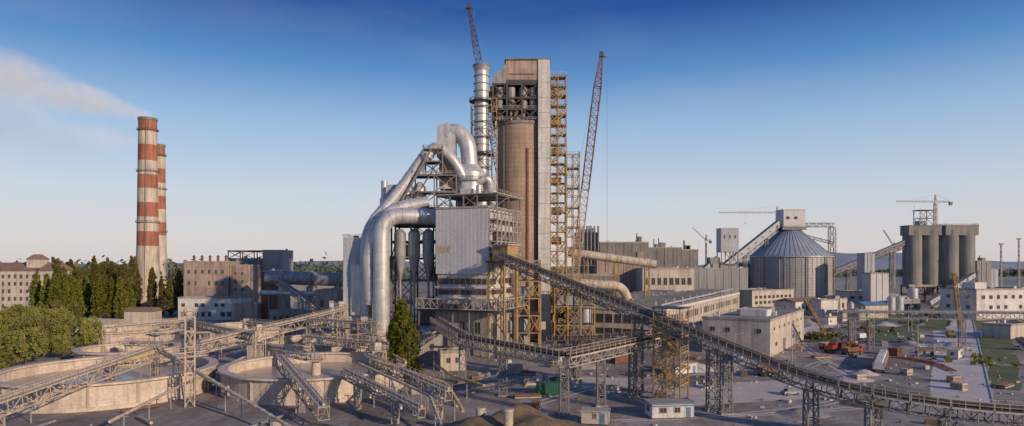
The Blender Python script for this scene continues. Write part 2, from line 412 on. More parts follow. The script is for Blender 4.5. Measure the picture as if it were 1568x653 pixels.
for i in range(48):
    px=60+152*i/48+R(-3,3); d=R(385,460); inst('poplar_tree',random.choice(pm+pm2[:1]),(px-784)*d/1000,d,R(.95,1.1),R(0,6),R(.85,1.3))
for px,d,s in [(233,385,.95),(247,380,.8),(261,380,.9),(274,384,.98),(72,335,.95),(84,330,1.),(99,332,1.),(106,338,.9),(150,350,.95),(170,352,1.),(184,350,.9),(198,356,.9),(60,345,.8),(118,350,.9),(134,362,.9)]:
    inst('poplar_tree',random.choice(pm2 if px<200 else pm),(px-784)*d/1000,d,s*.95,R(0,6),s*R(.9,1.1))
def bushy(H,Rm,nc,nl,sp):
    pts=[]
    L=[(R(0,6.28),R(.2,.75)*Rm,R(.3,.75)*H,R(.3,.5)*Rm) for _ in range(11)]
    for i in range(nc):
        a,rad,zz,lr=random.choice(L)
        v=np.random.normal(size=3); v/=np.linalg.norm(v); k=lr*R(.75,1.1)
        c=np.array([rad*math.cos(a)+v[0]*k,rad*math.sin(a)+v[1]*k,max(.8,zz+v[2]*k*1.2)]); pts.append(c+np.random.normal(size=(nl,3))*sp)
    return np.concatenate(pts)
def btrunk(H):
    def f(t):
        t.cyl((0,0,-.2),(.2,.1,H*.45),.35,.2,'bark',8)
        for i in range(9):
            a=R(0,6.28); l=H*.28; t.cyl((.1,0,H*R(.2,.42)),(math.cos(a)*l,math.sin(a)*l,H*R(.55,.8)),.14,.04,'bark',5)
    return f
bm=[leafobj('willow_tree',bushy(13,6.2,240,36,.42),.22,'leafw',trunk=btrunk(13)) for _ in range(5)]
for x,y,s in [(-150,185,.8),(-143,192,.85),(-158,196,1.),(-150,206,1.),(-162,212,1.1),(-143,208,.6),(-172,215,1.1),(-160,226,1.1),(-175,232,1.2),(-166,240,1.),(-152,236,.8),(-185,225,1.2),(-190,245,1.2),(-178,250,1.1),(-140,180,.5),(-134,170,.4),(-196,262,1.2),(-188,275,1.1),(-205,285,1.1)]:
    inst('willow_tree',random.choice(bm),x,y,s,R(0,6),s*R(.85,1.15))
def belt(name,x0,x1,y0,y1,H,n,size,m='leaff'):
    C=[]
    for i in range(n):
        x=R(x0,x1); y=R(y0,y1); h=H*R(.6,1.)
        C.append(np.array([x,y,h*.55])+np.random.normal(size=(26,3))*np.array([H*.22,H*.22,h*.26]))
    me=leafobj(name,np.concatenate(C),size,m); ob=bpy.data.objects.new(name,me); scene.collection.objects.link(ob)
belt('distant_forest',-1100,-200,900,1300,30,900,3.)
belt('distant_forest',-420,-250,460,560,27,300,1.4,'leafd')
belt('distant_forest',150,1500,1500,1800,16,450,3.5)
belt('shrub',118,130,255,266,4,14,.4,'leafd')
belt('shrub',152,162,280,300,2.5,10,.35,'leafp')
belt('shrub',-32,-24,176,186,3,16,.3,'leafd')
belt('shrub',132,150,190,216,1.6,22,.3,'leafp')
belt('shrub',165,285,275,480,2.2,60,.45,'leafp')

# ---------------------------------------------------------------- chimneys
def chimney(x,y,H,r0,r1,bands):
    o=Obj('striped_chimney','shaft'); z=H; k=0; rad=lambda z:r0+(r1-r0)*(z/H)
    for b in bands:
        z2=z-b; o.cyl((x,y,z2),(x,y,z),rad(z2),rad(z),'redp' if k%2==0 else 'creamp',32,False); z=z2;k+=1
    o.cyl((x,y,0),(x,y,z),r0+1.2,rad(z),'creamp',32,False)
    o.part('rim'); o.ring((x,y),r1-1.2,r1+.35,H-1,H+.6,'concd',32)
    o.part('platforms')
    for zz in (H-8,H*.72,H*.45):
        o.ring((x,y),rad(zz),rad(zz)+.9,zz,zz+.2,'steel',32)
        for i in range(16):
            a=i*math.pi/8; b=(i+1)*math.pi/8; rr=rad(zz)+.9
            o.rail((x+rr*math.cos(a),y+rr*math.sin(a),zz+.2),(x+rr*math.cos(b),y+rr*math.sin(b),zz+.2),'steel',sp=3,t=.1)
    o.part('ladder')
    o.beam((x+2,y-rad(0)-.6,0),(x+2,y-rad(H)-.1,H),.3,'steel'); o.done()
chimney(-251,450,130,7.4,5.7,[9,9,11,9.5,9.5,9.5,10,10,10])
chimney(-271.5,500,121,7.,5.2,[9,9,11,10,10,10,10,10])
def smoke(name,x0,y,z0,slope,spread,length,dens,col):
    m=bpy.data.materials.new(name); m.use_nodes=True; nt=m.node_tree;N=nt.nodes;L=nt.links
    for n in list(N): N.remove(n)
    out=N.new('ShaderNodeOutputMaterial'); pv=N.new('ShaderNodeVolumeScatter'); L.new(pv.outputs[0],out.inputs['Volume'])
    pv.inputs['Color'].default_value=(*col,1); pv.inputs['Anisotropy'].default_value=-.45
    tc=N.new('ShaderNodeTexCoord'); sp=N.new('ShaderNodeSeparateXYZ'); L.new(tc.outputs['Object'],sp.inputs[0])
    def mt(op,a,b=None,c=None):
        k=N.new('ShaderNodeMath'); k.operation=op
        for i,v in enumerate((a,b,c)):
            if v is None: continue
            if isinstance(v,(int,float)): k.inputs[i].default_value=v
            else: L.new(v,k.inputs[i])
        return k.outputs[0]
    dx=mt('MULTIPLY',sp.outputs['X'],-1.)
    rad=mt('MULTIPLY_ADD',dx,spread,4.5)
    cz=mt('MULTIPLY',mt('POWER',mt('MAXIMUM',dx,0.),.85),slope*2)
    dz=mt('SUBTRACT',sp.outputs['Z'],cz)
    dist=mt('SQRT',mt('ADD',mt('MULTIPLY',dz,dz),mt('MULTIPLY',sp.outputs['Y'],sp.outputs['Y'])))
    f=mt('SUBTRACT',1.,mt('DIVIDE',dist,rad))
    ns=N.new('ShaderNodeTexNoise'); ns.inputs['Scale'].default_value=.06; ns.inputs['Detail'].default_value=5; ns.inputs['Roughness'].default_value=.65
    L.new(tc.outputs['Object'],ns.inputs['Vector'])
    g=mt('ADD',f,mt('MULTIPLY',mt('SUBTRACT',ns.outputs['Fac'],.48),3.))
    g=mt('MULTIPLY',mt('MAXIMUM',g,0.),mt('MINIMUM',mt('MULTIPLY',mt('MAXIMUM',f,0.),2.5),1.))
    fade=mt('DIVIDE',9.,mt('ADD',rad,2.))
    L.new(mt('MULTIPLY',mt('MULTIPLY',g,fade),dens),pv.inputs['Density'])
    M[name]=m
    o=Obj(name); path=[];rr=[]
    for i in range(13):
        d=length*i/12; path.append((-d,0,slope*2*max(d,0)**.85)); rr.append(4.5+spread*d)
    o.tube(path,rr,name,20); ob=o.done(); ob.location=(x0,y,z0); return ob
smoke('smoke_plume',-249,450,131.5,.25,.24,180,.07,(1.,.90,.89))
smoke('smoke_plume.001',-270,500,121,.10,.2,190,.02,(1.,.96,.97))

# ---------------------------------------------------------------- left buildings
o=building('factory_house',-318,385,.05,45,22,26,'cream','rooft',gable=5,front=[(2,43,3,25,12,5,.4,.5)]); 
o.part('roof_turret'); o.box(28,36,4,12,26,33,'cream'); o.box(27.5,36.5,3.5,12.5,33,36,'rooft',3,3); o.done()
building('concrete_workshop',-186,370,0,25,25,31,'pinkc','roofl',front=[(1,24,16,29,6,2,.35,.35)]).done()
o=Obj('roof_vent','vents')
for i in range(5): o.cyl((-183+i*4.6,376,31.5),(-183+i*4.6,376,34.5),.7,.7,'rust',10); o.cyl((-183+i*4.6,376,34.5),(-183+i*4.6,376,35.2),1.1,.2,'rust',10)
o.done()
building('concrete_workshop',-160.6,372,0,10,20,29,'pinkc','roof',front=[(1,9,4,27,2,5,.4,.4)]).done()
building('annex_building',-180,352,0,34,14,11.5,'white','roof',front=[(1,33,1,5,9,1,.6,.6),(1,33,6,10,9,1,.5,.45)]).done()
o=building('mill_building',-176,405,0,27,20,33,'concd','roof'); o.part('upper_frame'); o.frame([0,9,18,27],[0,18],[33.5,38],'rust',.5,True,None,.3); o.box(-.5,27.5,-.5,18.5,38.2,38.6,'rust'); o.done()
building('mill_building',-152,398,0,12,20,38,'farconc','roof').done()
building('brick_tower',-131,342,0,9,12,26,'brick','roof',front=[(1,8,4,24,2,4,.4,.4)]).done()
building('storage_shed',-143,336,0,12,10,9,'pinkc','roofl').done()
building('storage_shed',-118,318,0,20,9,7,'conc','roofl',front=[(1,19,2,6,6,1,.5,.5)]).done()
building('storage_shed',-196,330,.1,14,10,6,'cream','rooft',gable=2).done()
building('storage_shed',-262,360,.1,26,10,7,'pinkc','roofl').done()
o=Obj('perimeter_wall'); o.beam((-290,345,1.5),(-190,322,1.5),.4,'cream',3); o.done()
o=Obj('rotary_kiln','shell'); o.tube([(-124,330,23.5),(-66,330,21.5)],3.4,'silverd',24)
o.part('tyres')
for x in(-116,-102,-88,-76): o.cyl((x,330,23.1-(x+124)*.034),(x+1.3,330,23.1-(x+124)*.034),4.2,4.2,'conc',24)
o.part('piers')
for x in(-116,-102,-88,-76): o.box(x-1.5,x+3,326,334,0,19,'conc',.6,.6)
o.done()
o=Obj('heat_pipe','pipe'); o.tube([(-124,322,16),(-70,322,15)],1.3,'silver',14,6); o.part('trestles')
for x in range(-120,-70,10): o.beam((x,322,0),(x,322,14.6),.5,'steel')
o.done()
o=Obj('belt_conveyor','truss'); o.truss((-112,312,22),(-86,300,7),2.4,2.6,'steell',2.8,.3,.2); o.part('deck'); o.beam((-112,312,23.5),(-86,300,8.5),2.6,'steel',.2); o.part('supports'); o.col(-99,306,0,13,2,'steell',2.4,.3,.18); o.done()

# ---------------------------------------------------------------- thickener tanks
def tank(x,y,r,H,ang,brm='sandst'):
    o=Obj('thickener_tank','wall'); o.ring((x,y),r-.5,r,0,H,'tankconc',96); o.ring((x,y),r-1.1,r+1.,H+.004,H+.45,'tankconc',96)
    o.ring((x,y),r,r+.35,0,.8,'tankconc',96)
    for i in range(16):
        a=i*math.pi/8; c,s=math.cos(a),math.sin(a)
        o.beam((x+c*(r+.1),y+s*(r+.1),.81),(x+c*(r+.1),y+s*(r+.1),H-.02),.45,'tankconc')
    o.part('slurry'); n=60; o.add([(x+(r-.5)*math.cos(2*math.pi*i/n),y+(r-.5)*math.sin(2*math.pi*i/n),H-2.2) for i in range(n)],[tuple(range(n))],'slurry')
    o.part('centre_pier'); o.cyl((x,y,0),(x,y,H+1.2),1.3,1.,'tankconc',16); o.box(x-1.8,x+1.8,y-1.8,y+1.8,H+1.2,H+1.5,'sandst'); o.box(x-.9,x+.9,y-.8,y+.8,H+1.5,H+3.2,'cream'); o.railbox(x-1.8,x+1.8,y-1.8,y+1.8,H+1.5,'sandst')
    o.part('bridge'); c,s=math.cos(ang),math.sin(ang)
    p=(x-c*1,y-s*1,H+1.5); q=(x+c*(r+.8),y+s*(r+.8),H+1.5); o.truss(p,q,1.4,1.2,brm,2.2,.18,.1)
    o.beam((x,y,H+2.2),(x+c*r,y+s*r,H+2.2),1.3,'steell',.08)
    for w in(-.65,.65): o.rail((p[0]-s*w,p[1]+c*w,H+2.2),(q[0]-s*w,q[1]+c*w,H+2.2),brm,t=.06)
    o.done()
TK=[(-95,154,22.5,5.2,.9),(-48,160,21,5.2,2.4),(-154,256,19,4.5,.3),(-109,268,18,4.5,-.6),(-63,214,17,5,1.9),(-121,206,14,3.5,-.3)]
for t in TK: tank(*t)

# ---------------------------------------------------------------- pipe / conveyor bridges between tanks
def bridge(name,p,q,w=1.8,h=2.,m='sandst',sup=None,deck=True,pipes=1,ch=.2,dg=.12):
    o=Obj(name,'truss'); o.truss(p,q,w,h,m,h*1.15,ch,dg)
    P=Vector(p);Q=Vector(q); d=(Q-P).normalized(); a=d.cross(Vector((0,0,1))).normalized()
    if deck:
        o.part('deck'); z=Vector((0,0,h/2+.1)); o.beam(P+z,Q+z,w,'steell',.1)
        for k in(-1,1): o.rail(P+z+a*k*w/2,Q+z+a*k*w/2,m,t=.07)
    o.part('pipes')
    for i in range(pipes): o.cyl(P+a*(i-.5*(pipes-1))*.8+Vector((0,0,h/2+.45)),Q+a*(i-.5*(pipes-1))*.8+Vector((0,0,h/2+.45)),.28,.28,'sandst',10)
    o.part('supports')
    for t in (sup or []):
        c=P.lerp(Q,t); o.col(c.x,c.y,0,c.z-h/2,1.2,m,2.,.2,.12)
    o.done()
bridge('pipe_bridge',(-90,112,4.6),(-82,150,9.5),2.2,2.4,sup=[.05,1],pipes=2)
bridge('pipe_bridge',(-133,212,7.5),(-112,226,9),2.2,3.,sup=[.0,1.])
bridge('pipe_bridge',(-87,182,6.5),(-58,228,13),2.2,2.6,sup=[0,.5,1])
bridge('pipe_bridge',(-52,147,8.),(-34,118,3.),2.,2.4,sup=[.5],m='steell')
bridge('pipe_bridge',(-66,212,11),(-40,196,11),1.6,2.,sup=[0,.5,1])
bridge('pipe_bridge',(-33,150,8.),(-12,124,5.),1.6,1.8,sup=[.05,.9],m='sandst')
bridge('pipe_bridge',(-36,140,6.5),(-16,116,3.5),1.4,1.6,sup=[.2,.7],m='steell')
bridge('pipe_bridge',(-112,226,9.5),(-74,188,8.5),1.4,1.6,sup=[.5,1.])
bridge('pipe_bridge',(-60,190,8),(-33,172,8),1.4,1.6,sup=[.1,.9])
for (x,y,h,w) in [(-68,138,19,.9),(-113,228,13,1.5),(-60,230,15,1.8),(-45,200,12,2.),(-31,151,10,1.5),(-72,186,11,1.4),(-38,190,9,2.)]:
    o=Obj('transfer_tower','frame',R(0,.6),x,y); n_=int(h/2.8); o.frame([-w,w],[-w,w],[h*i/n_ for i in range(n_+1)],'sandst',.2,True,None,.11)
    o.part('platform'); o.box(-w-.3,w+.3,-w-.3,w+.3,h+.1,h+.2,'steell'); o.part('motor_house'); o.box(-w*.6,w*.4,-w*.5,w*.5,h+.2,h+1.9,random.choice(['cream','silverd','sandst'])); o.part('rails'); o.railbox(-w-.3,w+.3,-w-.3,w+.3,h+.2,'sandst'); o.done()
def prun(pts,r,m,sp=9,name='slurry_pipe'):
    o=Obj(name,'pipe'); P=rounded(pts,1.5,4); o.tube(P,r,m,10,3.,.05); o.part('posts')
    for a,b in zip(pts[:-1],pts[1:]):
        a=Vector(a);b=Vector(b); n=max(1,int((b-a).length/sp))
        for i in range(n):
            c=a.lerp(b,(i+.5)/n); 
            if c.z>.8: o.beam((c.x,c.y,0),(c.x,c.y,c.z-r),.16,'steell'); o.beam((c.x+.8,c.y,c.z-r-.08),(c.x-.8,c.y,c.z-r-.08),.14,'steell')
    o.done()
prun([(-118,123,3.),(-93,118,6),(-80,150,10.3)],.33,'yellow')
prun([(-80,150,10),(-48,122,3.5),(-38,112,2.)],.34,'sandst')
prun([(-83,153,9.6),(-50,126,2.8)],.2,'yellow',20)
prun([(-30,143,9),(-13,131,6),(-9,120,3)],.32,'yellow')
prun([(-34,145,8),(-16,127,4.5),(-12,112,2)],.3,'sandst')
prun([(-28,147,7),(-20,118,4)],.25,'white')
prun([(-62,192,9),(-36,180,7),(-26,160,6)],.3,'yellow',14)
prun([(-130,232,5),(-88,238,6),(-60,232,8)],.35,'sandst')
prun([(-72,176,5),(-71,140,4),(-69,112,3)],.3,'sandst')
prun([(-20,170,4),(-14,150,4.5),(-6,140,4)],.3,'yellow')
prun([(-24,190,6),(-16,166,9)],.25,'ochre')
o=Obj('pump_station','pumps')
for i in range(80):
    x=R(-120,-18); y=R(112,250)
    if any((x-t[0])**2+(y-t[1])**2<(t[2]+2)**2 for t in TK) or x/y<-.85: continue
    k=random.random()
    if k<.45:
        w,h=R(.5,1.2),R(.6,1.6); o.box(x-w,x+w,y-w*.7,y+w*.7,0,h,random.choice(['conc','cream','steell','silverd']),.1,.1); o.cyl((x,y,h),(x,y,h+.8),.3,.25,'steel',8)
    elif k<.7: h=R(3,7); o.beam((x,y,0),(x,y,h),.16,'steell'); o.beam((x-1,y,h),(x+1,y,h),.14,'steell')
    else: a=R(0,3); l=R(3,8); o.cyl((x-l*math.cos(a),y-l*math.sin(a),.6),(x+l*math.cos(a),y+l*math.sin(a),.6),.3,.3,random.choice(['sandst','rust','silverd']),8)
o.done()
building('pump_house',-30.5,192,.2,10,9,8.5,'conc','roofl',front=[(1,9,3,8,2,1,.3,.4)]).done()
building('pump_house',-20,183,.2,7,7,5,'cream','roofl',front=[(1,6,1.5,4.5,2,1,.4,.5)]).done()
building('pump_house',-82,202,.3,6,5,4,'conc','roofl').done()

# ---------------------------------------------------------------- preheater tower
o=Obj('preheater_tower','concrete_silo')
o.cyl((3.5,268,0),(3.5,268,86),9.4,9.4,'silo',56); o.ring((3.5,268),8.6,9.8,86,87.2,'concd',56)
o.part('ladder_cage'); o.beam((6.2,258.7,0),(6.2,258.7,76),.8,'rust',.7); o.beam((-3.2,261.3,36),(-3.2,261.3,88),.35,'steel')
o.part('lift_shaft'); o.box(10.4,15,258.5,264,0,109.5,'white')
for z in range(6,108,6): o.box(10.32,15.08,258.42,264.08,z,z+.12,'conc')
o.part('top_frame'); o.frame([-7.5,-2,4,10.2],[259.5,268,277],[87,91.5,96,101.5],'steeld',.75,True,'steeld',.4)
o.railbox(-7.8,10.2,259.2,277.3,91.8,'steell',.14)
o.railbox(-7.8,10.2,259.2,277.3,87.3,'steell',.14)
o.part('cyclones')
for x,y in((-5,261.6),(-.4,261.4),(4.6,261.8),(8.4,262),(-4,270),(2,270)):
    o.cyl((x,y,95),(x,y,100.5),1.7,1.7,'silverd',16); o.cyl((x,y,88.5),(x,y,95),.4,1.7,'silverd',16); o.cyl((x,y,86.6),(x,y,88.5),.4,.4,'silverd',10)
o.cyl((-8.5,263,91),(-3.,263,100.8),1.1,1.1,'silver',14); o.cyl((1,260.3,89),(5,260.3,97),.7,.7,'rust',12)
for x in(-6,2,7): o.box(x,x+2.4,262,268,87.5,90.3,random.choice(['rust','silverd','ochre']))
o.part('head_house'); o.box(-2.5,10.3,259,277,103.2,111,'pinkc'); o.add([(-8,259,101.8),(-2.4,259,101.8),(-2.4,259,109.6),(-8,259,103.8),(-8,277,101.8),(-2.4,277,101.8),(-2.4,277,109.6),(-8,277,103.8)],[(0,1,2,3),(7,6,5,4),(0,3,7,4),(3,2,6,7),(0,4,5,1)],'silverd')
o.box(-2.52,10.35,258.97,277.03,101.9,103.2,'steeld'); o.box(-3,15.4,258.4,277.6,111,111.6,'concd'); o.box(10.35,15,264.05,277,101,111,'concd')
o.box(-1,9,258.9,259,105.2,105.6,'steeld'); o.box(10.36,15.04,258.46,264.04,109.5,111,'white')
o.part('low_gallery'); o.box(-9.5,-7.6,260,270,98.8,101,'cladb'); o.box(-10,-7.6,259.8,270.2,93,93.3,'steeld'); o.railbox(-10,-7.7,259.8,270.2,93.3,'steeld',.15)
o.done()
o=Obj('scaffold_stair_tower','frame')
zs=[i*3.9 for i in range(28)]
o.frame([15.3,18.3,21.6],[259.6,266.5],zs,'ochre',.36,True,None,.22)
for z in zs[1:]:
    if z>8: o.box(15.3,21.6,262.8,266.5,z+.2,z+.3,'ochre'); o.rail((15.3,259.5,z+.2),(21.6,259.5,z+.2),'yellow',t=.12)
o.part('stairs'); o.stairs(15.8,20.8,259.8,262.6,0,104,'yellow',3.9)
o.part('lower_frame'); o.frame([21.9,24.5,27],[261,267],[i*4.1 for i in range(19)],'ochre',.34,True,None,.2)
o.part('platforms')
for z in range(12,74,8): o.box(21.9,27,261,267,z+.4,z+.55,'steel'); 
for z in range(14,100,12): o.box(16,20,263.5,266,z,z+3,random.choice(['rust','silverd','ochre']))
o.railbox(21.9,27,261,267,74,'steell',.12)
o.done()
o=Obj('steel_stack','shaft'); X,Y=-12,258
o.cyl((X,Y,0),(X,Y,106),3.0,2.8,'silver',28); o.part('cap'); o.cyl((X,Y,106),(X,Y,107.5),2.8,3.5,'silver',28); o.cyl((X,Y,107.5),(X,Y,108.6),3.5,3.5,'steel',28)
o.part('stiffeners')
for z in range(50,106,3): o.ring((X,Y),2.7,3.15,z,z+.25,'silverd',28)
o.part('platforms')
for z in(60,73,94): 
    o.ring((X,Y),3,4.9,z,z+.25,'steeld',24)
    for i in range(12):
        a=i*math.pi/6;b=(i+1)*math.pi/6; o.rail((X+4.9*math.cos(a),Y+4.9*math.sin(a),z+.2),(X+4.9*math.cos(b),Y+4.9*math.sin(b),z+.2),'steeld',sp=2.6,t=.12)
o.part('support_frame'); o.frame([-16,-8.0],[254.5,262],[20+6*i for i in range(13)],'steel',.4,True,None,.24)
o.frame([-8,-6.],[256,262],[40+5*i for i in range(12)],'ochre',.3,True,None,.18)
o.done()
def crawler(x,y,tip,m1,m2,w=2.8):
    o=Obj('crawler_crane','boom'); b=Vector((x,y,3)); t=Vector(tip); 
    a=b.lerp(t,.08); c=b.lerp(t,.88)
    o.truss(b,a,1.,1.,m1,2,.3,.2,w2=w,h2=w); o.truss(a,b.lerp(t,.5),w,w,m1,w*1.05,.34,.2); o.truss(b.lerp(t,.5),c,w,w,m2,w*1.05,.34,.2); o.truss(c,t,w,w,m2,2,.3,.2,w2=1.,h2=1.)
    o.part('head'); o.box(t.x-1,t.x+1,t.y-1,t.y+1,t.z-1,t.z+1.4,'steeld',.3,.3); o.beam(t+Vector((0,0,1)),t+Vector((2.,0,-1.5)),.4,m2)
    o.part('ropes'); hk=t+Vector((2.2,-.5,-1.5)); g=Vector((hk.x,hk.y,22)); o.beam(hk,g,.06,'steel'); o.beam(hk+Vector((.5,0,0)),g+Vector((.5,0,0)),.06,'steel'); o.box(g.x-.3,g.x+.9,g.y-.4,g.y+.4,20,22,'yellow')
    o.beam(t,(x-9,y+2,9),.08,'steel')
    o.part('carbody'); o.box(x-9,x+3,y-2,y+2,2,5.5,m1); o.box(x+.5,x+3,y-3.6,y-2.02,2.3,5,'glass')
    for k in(-3.5,2.5): o.box(x-7,x+4,y+k-.1,y+k+1.1,0,1.8,'steeld',.6,0)
    o.done()
crawler(6.8,286,(-18.4,276,139),'steeld','steeld',2.6)
crawler(25.2,290,(39.7,290,123),'steell','rust',3.2)

# ---------------------------------------------------------------- kiln feed ducts & filter
o=Obj('gas_duct','main_duct')
o.tube(rounded([(-45,225,3),(-45,225,47),(-24,231,46.5)],7.5,8),2.8,'silver',26,4.2,.13); o.cyl((-45,225,0),(-45,225,7),1.2,3.,'silver',24)
o.part('rear_duct'); o.tube(rounded([(-51.5,231,5),(-52,232,42),(-40,236,57),(-31,238,70.5)],7,8),2.1,'silver',22,4.,.12)
o.part('crossover'); o.tube(rounded([(-31,238,69),(-28,239,73.5),(-22,239,69),(-17.5,240,61.5),(-17.5,241,55)],4,6),2.0,'silver',22,3.,.12)
o.part('front_elbow'); o.tube(rounded([(-49,227,16),(-50,227,36),(-44,229,49),(-30,233,52)],8,8),2.3,'silver',22,4.,.12)
o.done()
o=Obj('riser_duct','duct')
o.tube(rounded([(-15.5,245,52),(-15.8,245,66),(-16.6,245,76),(-22,246,81),(-25.5,246,75)],5.5,8),3.1,'silver',26,3.2,.14)
o.part('hood'); o.add([(-28,243,70),(-21,243,70),(-21,243,79),(-24,243,83),(-28,243,81.5),(-28,249,70),(-21,249,70),(-21,249,79),(-24,249,83),(-28,249,81.5)],[(0,1,2,3,4),(9,8,7,6,5),(0,4,9,5),(4,3,8,9),(3,2,7,8),(2,1,6,7),(0,5,6,1)],'silver')
o.box(-27,-20,242,249,58,70,'white')
o.part('separator'); o.cyl((-15.8,244,57),(-15.8,244,64),6.0,6.0,'silver',32); o.cyl((-15.8,244,64),(-15.8,244,67),6.0,3.4,'silver',32); o.cyl((-15.8,244,48),(-15.8,244,57),3,5.6,'silverd',32); o.ring((-15.8,244),6.0,6.8,60.5,61.2,'silverd',32)
for i in range(14):
    a=i*math.pi/7;b=(i+1)*math.pi/7; o.rail((-15.8+6.8*math.cos(a),244+6.8*math.sin(a),61.2),(-15.8+6.8*math.cos(b),244+6.8*math.sin(b),61.2),'steel',t=.1)
o.part('side_duct'); o.tube(rounded([(-13,240,60),(-8.5,240,62),(-7.5,243,52)],2.5,5),1.5,'silver',16,2.4)
o.done()
o=Obj('kiln_steelwork','frame')
o.frame([-43,-36,-28,-20],[233,241,249],[0,8,16,24,32,38,44,50],'steel',.6,True,'steeld',.3)
for z in(16,24,32,44,50): o.railbox(-43,-20,232.8,249.2,z+.4,'steell',.12)
o.part('upper_frame'); o.frame([-36,-28,-20],[235,243],[50,56,62],'steel',.45,True,'steeld',.28); o.frame([-32,-25],[235,242],[62,67,71.5],'steel',.4,True,'steeld',.25)
o.railbox(-36,-20,234.8,243.2,62.4,'steell',.12); o.railbox(-32,-25,234.8,242.2,71.8,'rust',.12)
o.beam((-41,234,50),(-29,234,71),.6,'steel'); o.beam((-17,236,50),(-27,236,71),.6,'rust'); o.beam((-37,234,50),(-27,234,66),.4,'rust'); o.beam((-21,236,50),(-29,236,66),.4,'steel')
o.part('hoppers')
for x in(-39.5,-34.5,-29.5,-24.5):
    o.cyl((x,230.5,33),(x,230.5,41),2.1,2.1,'silverd',18); o.cyl((x,230.5,24),(x,230.5,33),.5,2.1,'silverd',18); o.cyl((x,230.5,41),(x,230.5,42.4),2.1,.9,'silverd',18); o.cyl((x,230.5,14),(x,230.5,24),.45,.45,'silverd',10)
o.part('vessels')
for x,z in((-39,52),(-34,54),(-46,50)): o.cyl((x,240,z-4),(x,240,z+4),2.6,2.6,'silver',20); o.cyl((x,240,z+4),(x,240,z+6),2.6,.8,'silver',20)
o.cyl((-47.5,243,52),(-47.5,243,61),1.2,1.2,'silver',14); o.box(-46,-42,238,244,54,59,'cladb'); o.box(-33.5,-28,238,245,8,15,'concd'); o.box(-41,-37,235,243,1,12,'conc')
o.box(-30,-24,234,240,24.6,29,'rust'); o.box(-27,-22,234,240,16.6,21,'silverd'); o.box(-42,-38,234,239,32.6,37,'silverd')
o.done()
o=building('filter_house',-60,232,0,9,20,39,'cladb','silverd',z0=9,par=.5,trim='silver'); o.part('legs')
for x in(.5,8.5):
    for y in(.5,10,19.5): o.beam((x,y,0),(x,y,9),.6,'steel')
o.part('hopper'); o.box(.5,8.5,.6,19,5.,9,'silverd',0,0); o.box(3,7,-1.2,-.02,12,30,'silver'); o.railbox(0,9,0,20,39.6,'steell',.12); o.box(9.05,15,2,18,28,33,'silverd'); o.done()
o=building('fan_house',-66,236,0,12,16,16,'white','roofl',front=[(1,11,3,14,3,2,.5,.4)]); o.done()
for x,h in((-72,9),(-79,13)): building('fan_house',x,262,0,9,14,h+6,'conc','roof',front=[(1,8,3,h+5,2,2,.4,.4)]).done()

# ---------------------------------------------------------------- white mill building
o=Obj('mill_tower_building','base',math.atan2(-.37,.93),-25.4,220)
W_,D_=19,21
o.box(0,W_,0,D_,0,14.5,'conc')
o.wins('y',0,1,18,5,13,3,1,.35,.5); o.wins('x',W_,1,20,3,13,4,1,.4,.5,out=-1)
o.part('ring_platform'); 
x0,x1,y0,y1=-5,W_+5,-4.5,D_+2
o.box(x0,x1,y0,y1,14.7,15,'steeld')
for a,b in(((x0,y0),(x1,y0)),((x1,y0),(x1,y1)),((x0,y0),(x0,y1))): o.truss((*a,17),(*b,17),1.,3.2,'steell',2.6,.3,.2)
for x in(x0+.5,2,8,14,x1-.5): o.beam((x,y0+.5,0),(x,y0+.5,15),.45,'steel')
for y in(4,12,20): o.beam((x1-.5,y,0),(x1-.5,y,15),.45,'steel')
o.box(6,13,-3.6,-.3,15.05,16.8,'rust'); o.cyl((2,-2,16),(12,-2,16),1.,1.,'redp',14)
o.part('office_band'); o.box(.3,W_-.3,.3,D_-.3,14.5,26.8,'cream')
o.box(-.35,W_+.35,-.35,D_+.35,18.6,19.1,'white'); o.box(-.3,W_+.3,-.3,D_+.3,22,22.6,'white')
for z0,z1 in((19.8,21.6),(23.2,25.4)): o.wins('y',.3,.5,W_-.5,z0,z1,9,1,.8,.8,'glass','rust'); o.wins('x',W_-.3,.5,D_-.5,z0,z1,9,1,.8,.8,'glass','rust',out=-1)
o.part('cladding'); o.box(-.2,W_+.1,-.2,D_+.2,26.8,48.5,'clad'); o.box(-.4,W_+.35,-.45,D_+.4,48.5,49.1,'steell'); o.box(-.26,5.5,-.27,-.2,33.8,36.2,'sandst')
o.part('side_gallery'); o.frame([W_+.3,W_+3.2],[0,3.5,7,10.5,14,17.5,21],[26.8,30.2,33.8,37.4,41,44.6,48.4],'steell',.4,True,None,.24)
for z in(30.2,37.4,44.6): o.box(W_+.35,W_+3.1,0,21,z+.2,z+.32,'steeld'); o.rail((W_+3.3,0,z+.3),(W_+3.3,21,z+.3),'steell',t=.1)
for z in(31,38.2): o.box(W_+.3,W_+1.6,3,18,z,z+2.6,'steeld')
o.part('roof_frame'); o.frame([.2,5,10,15,W_+3],[0,10,21],[49.1,52.8],'steel',.4,True,None,.22); o.box(-.6,W_+3.6,-.6,21.6,53,53.35,'steell')
o.rail((-.6,-.6,53.3),(W_+3.6,-.6,53.3),'steell',t=.1); o.rail((W_+3.6,-.6,53.3),(W_+3.6,21,53.3),'steell',t=.1)
o.box(5,9,8,12,53.4,56,'white'); o.cyl((12,8,53.4),(12,8,57),1.,1.,'silver',12)
o.done()
o=Obj('equipment_frame','frame')
o.frame([2,6,10],[228,236,244],[0,6,12,18,24,30],'ochre',.45,True,'steeld',.26); o.railbox(2,10,227.8,244,30.3,'steell',.12); o.railbox(2,10,227.8,244,18.4,'ochre',.12)
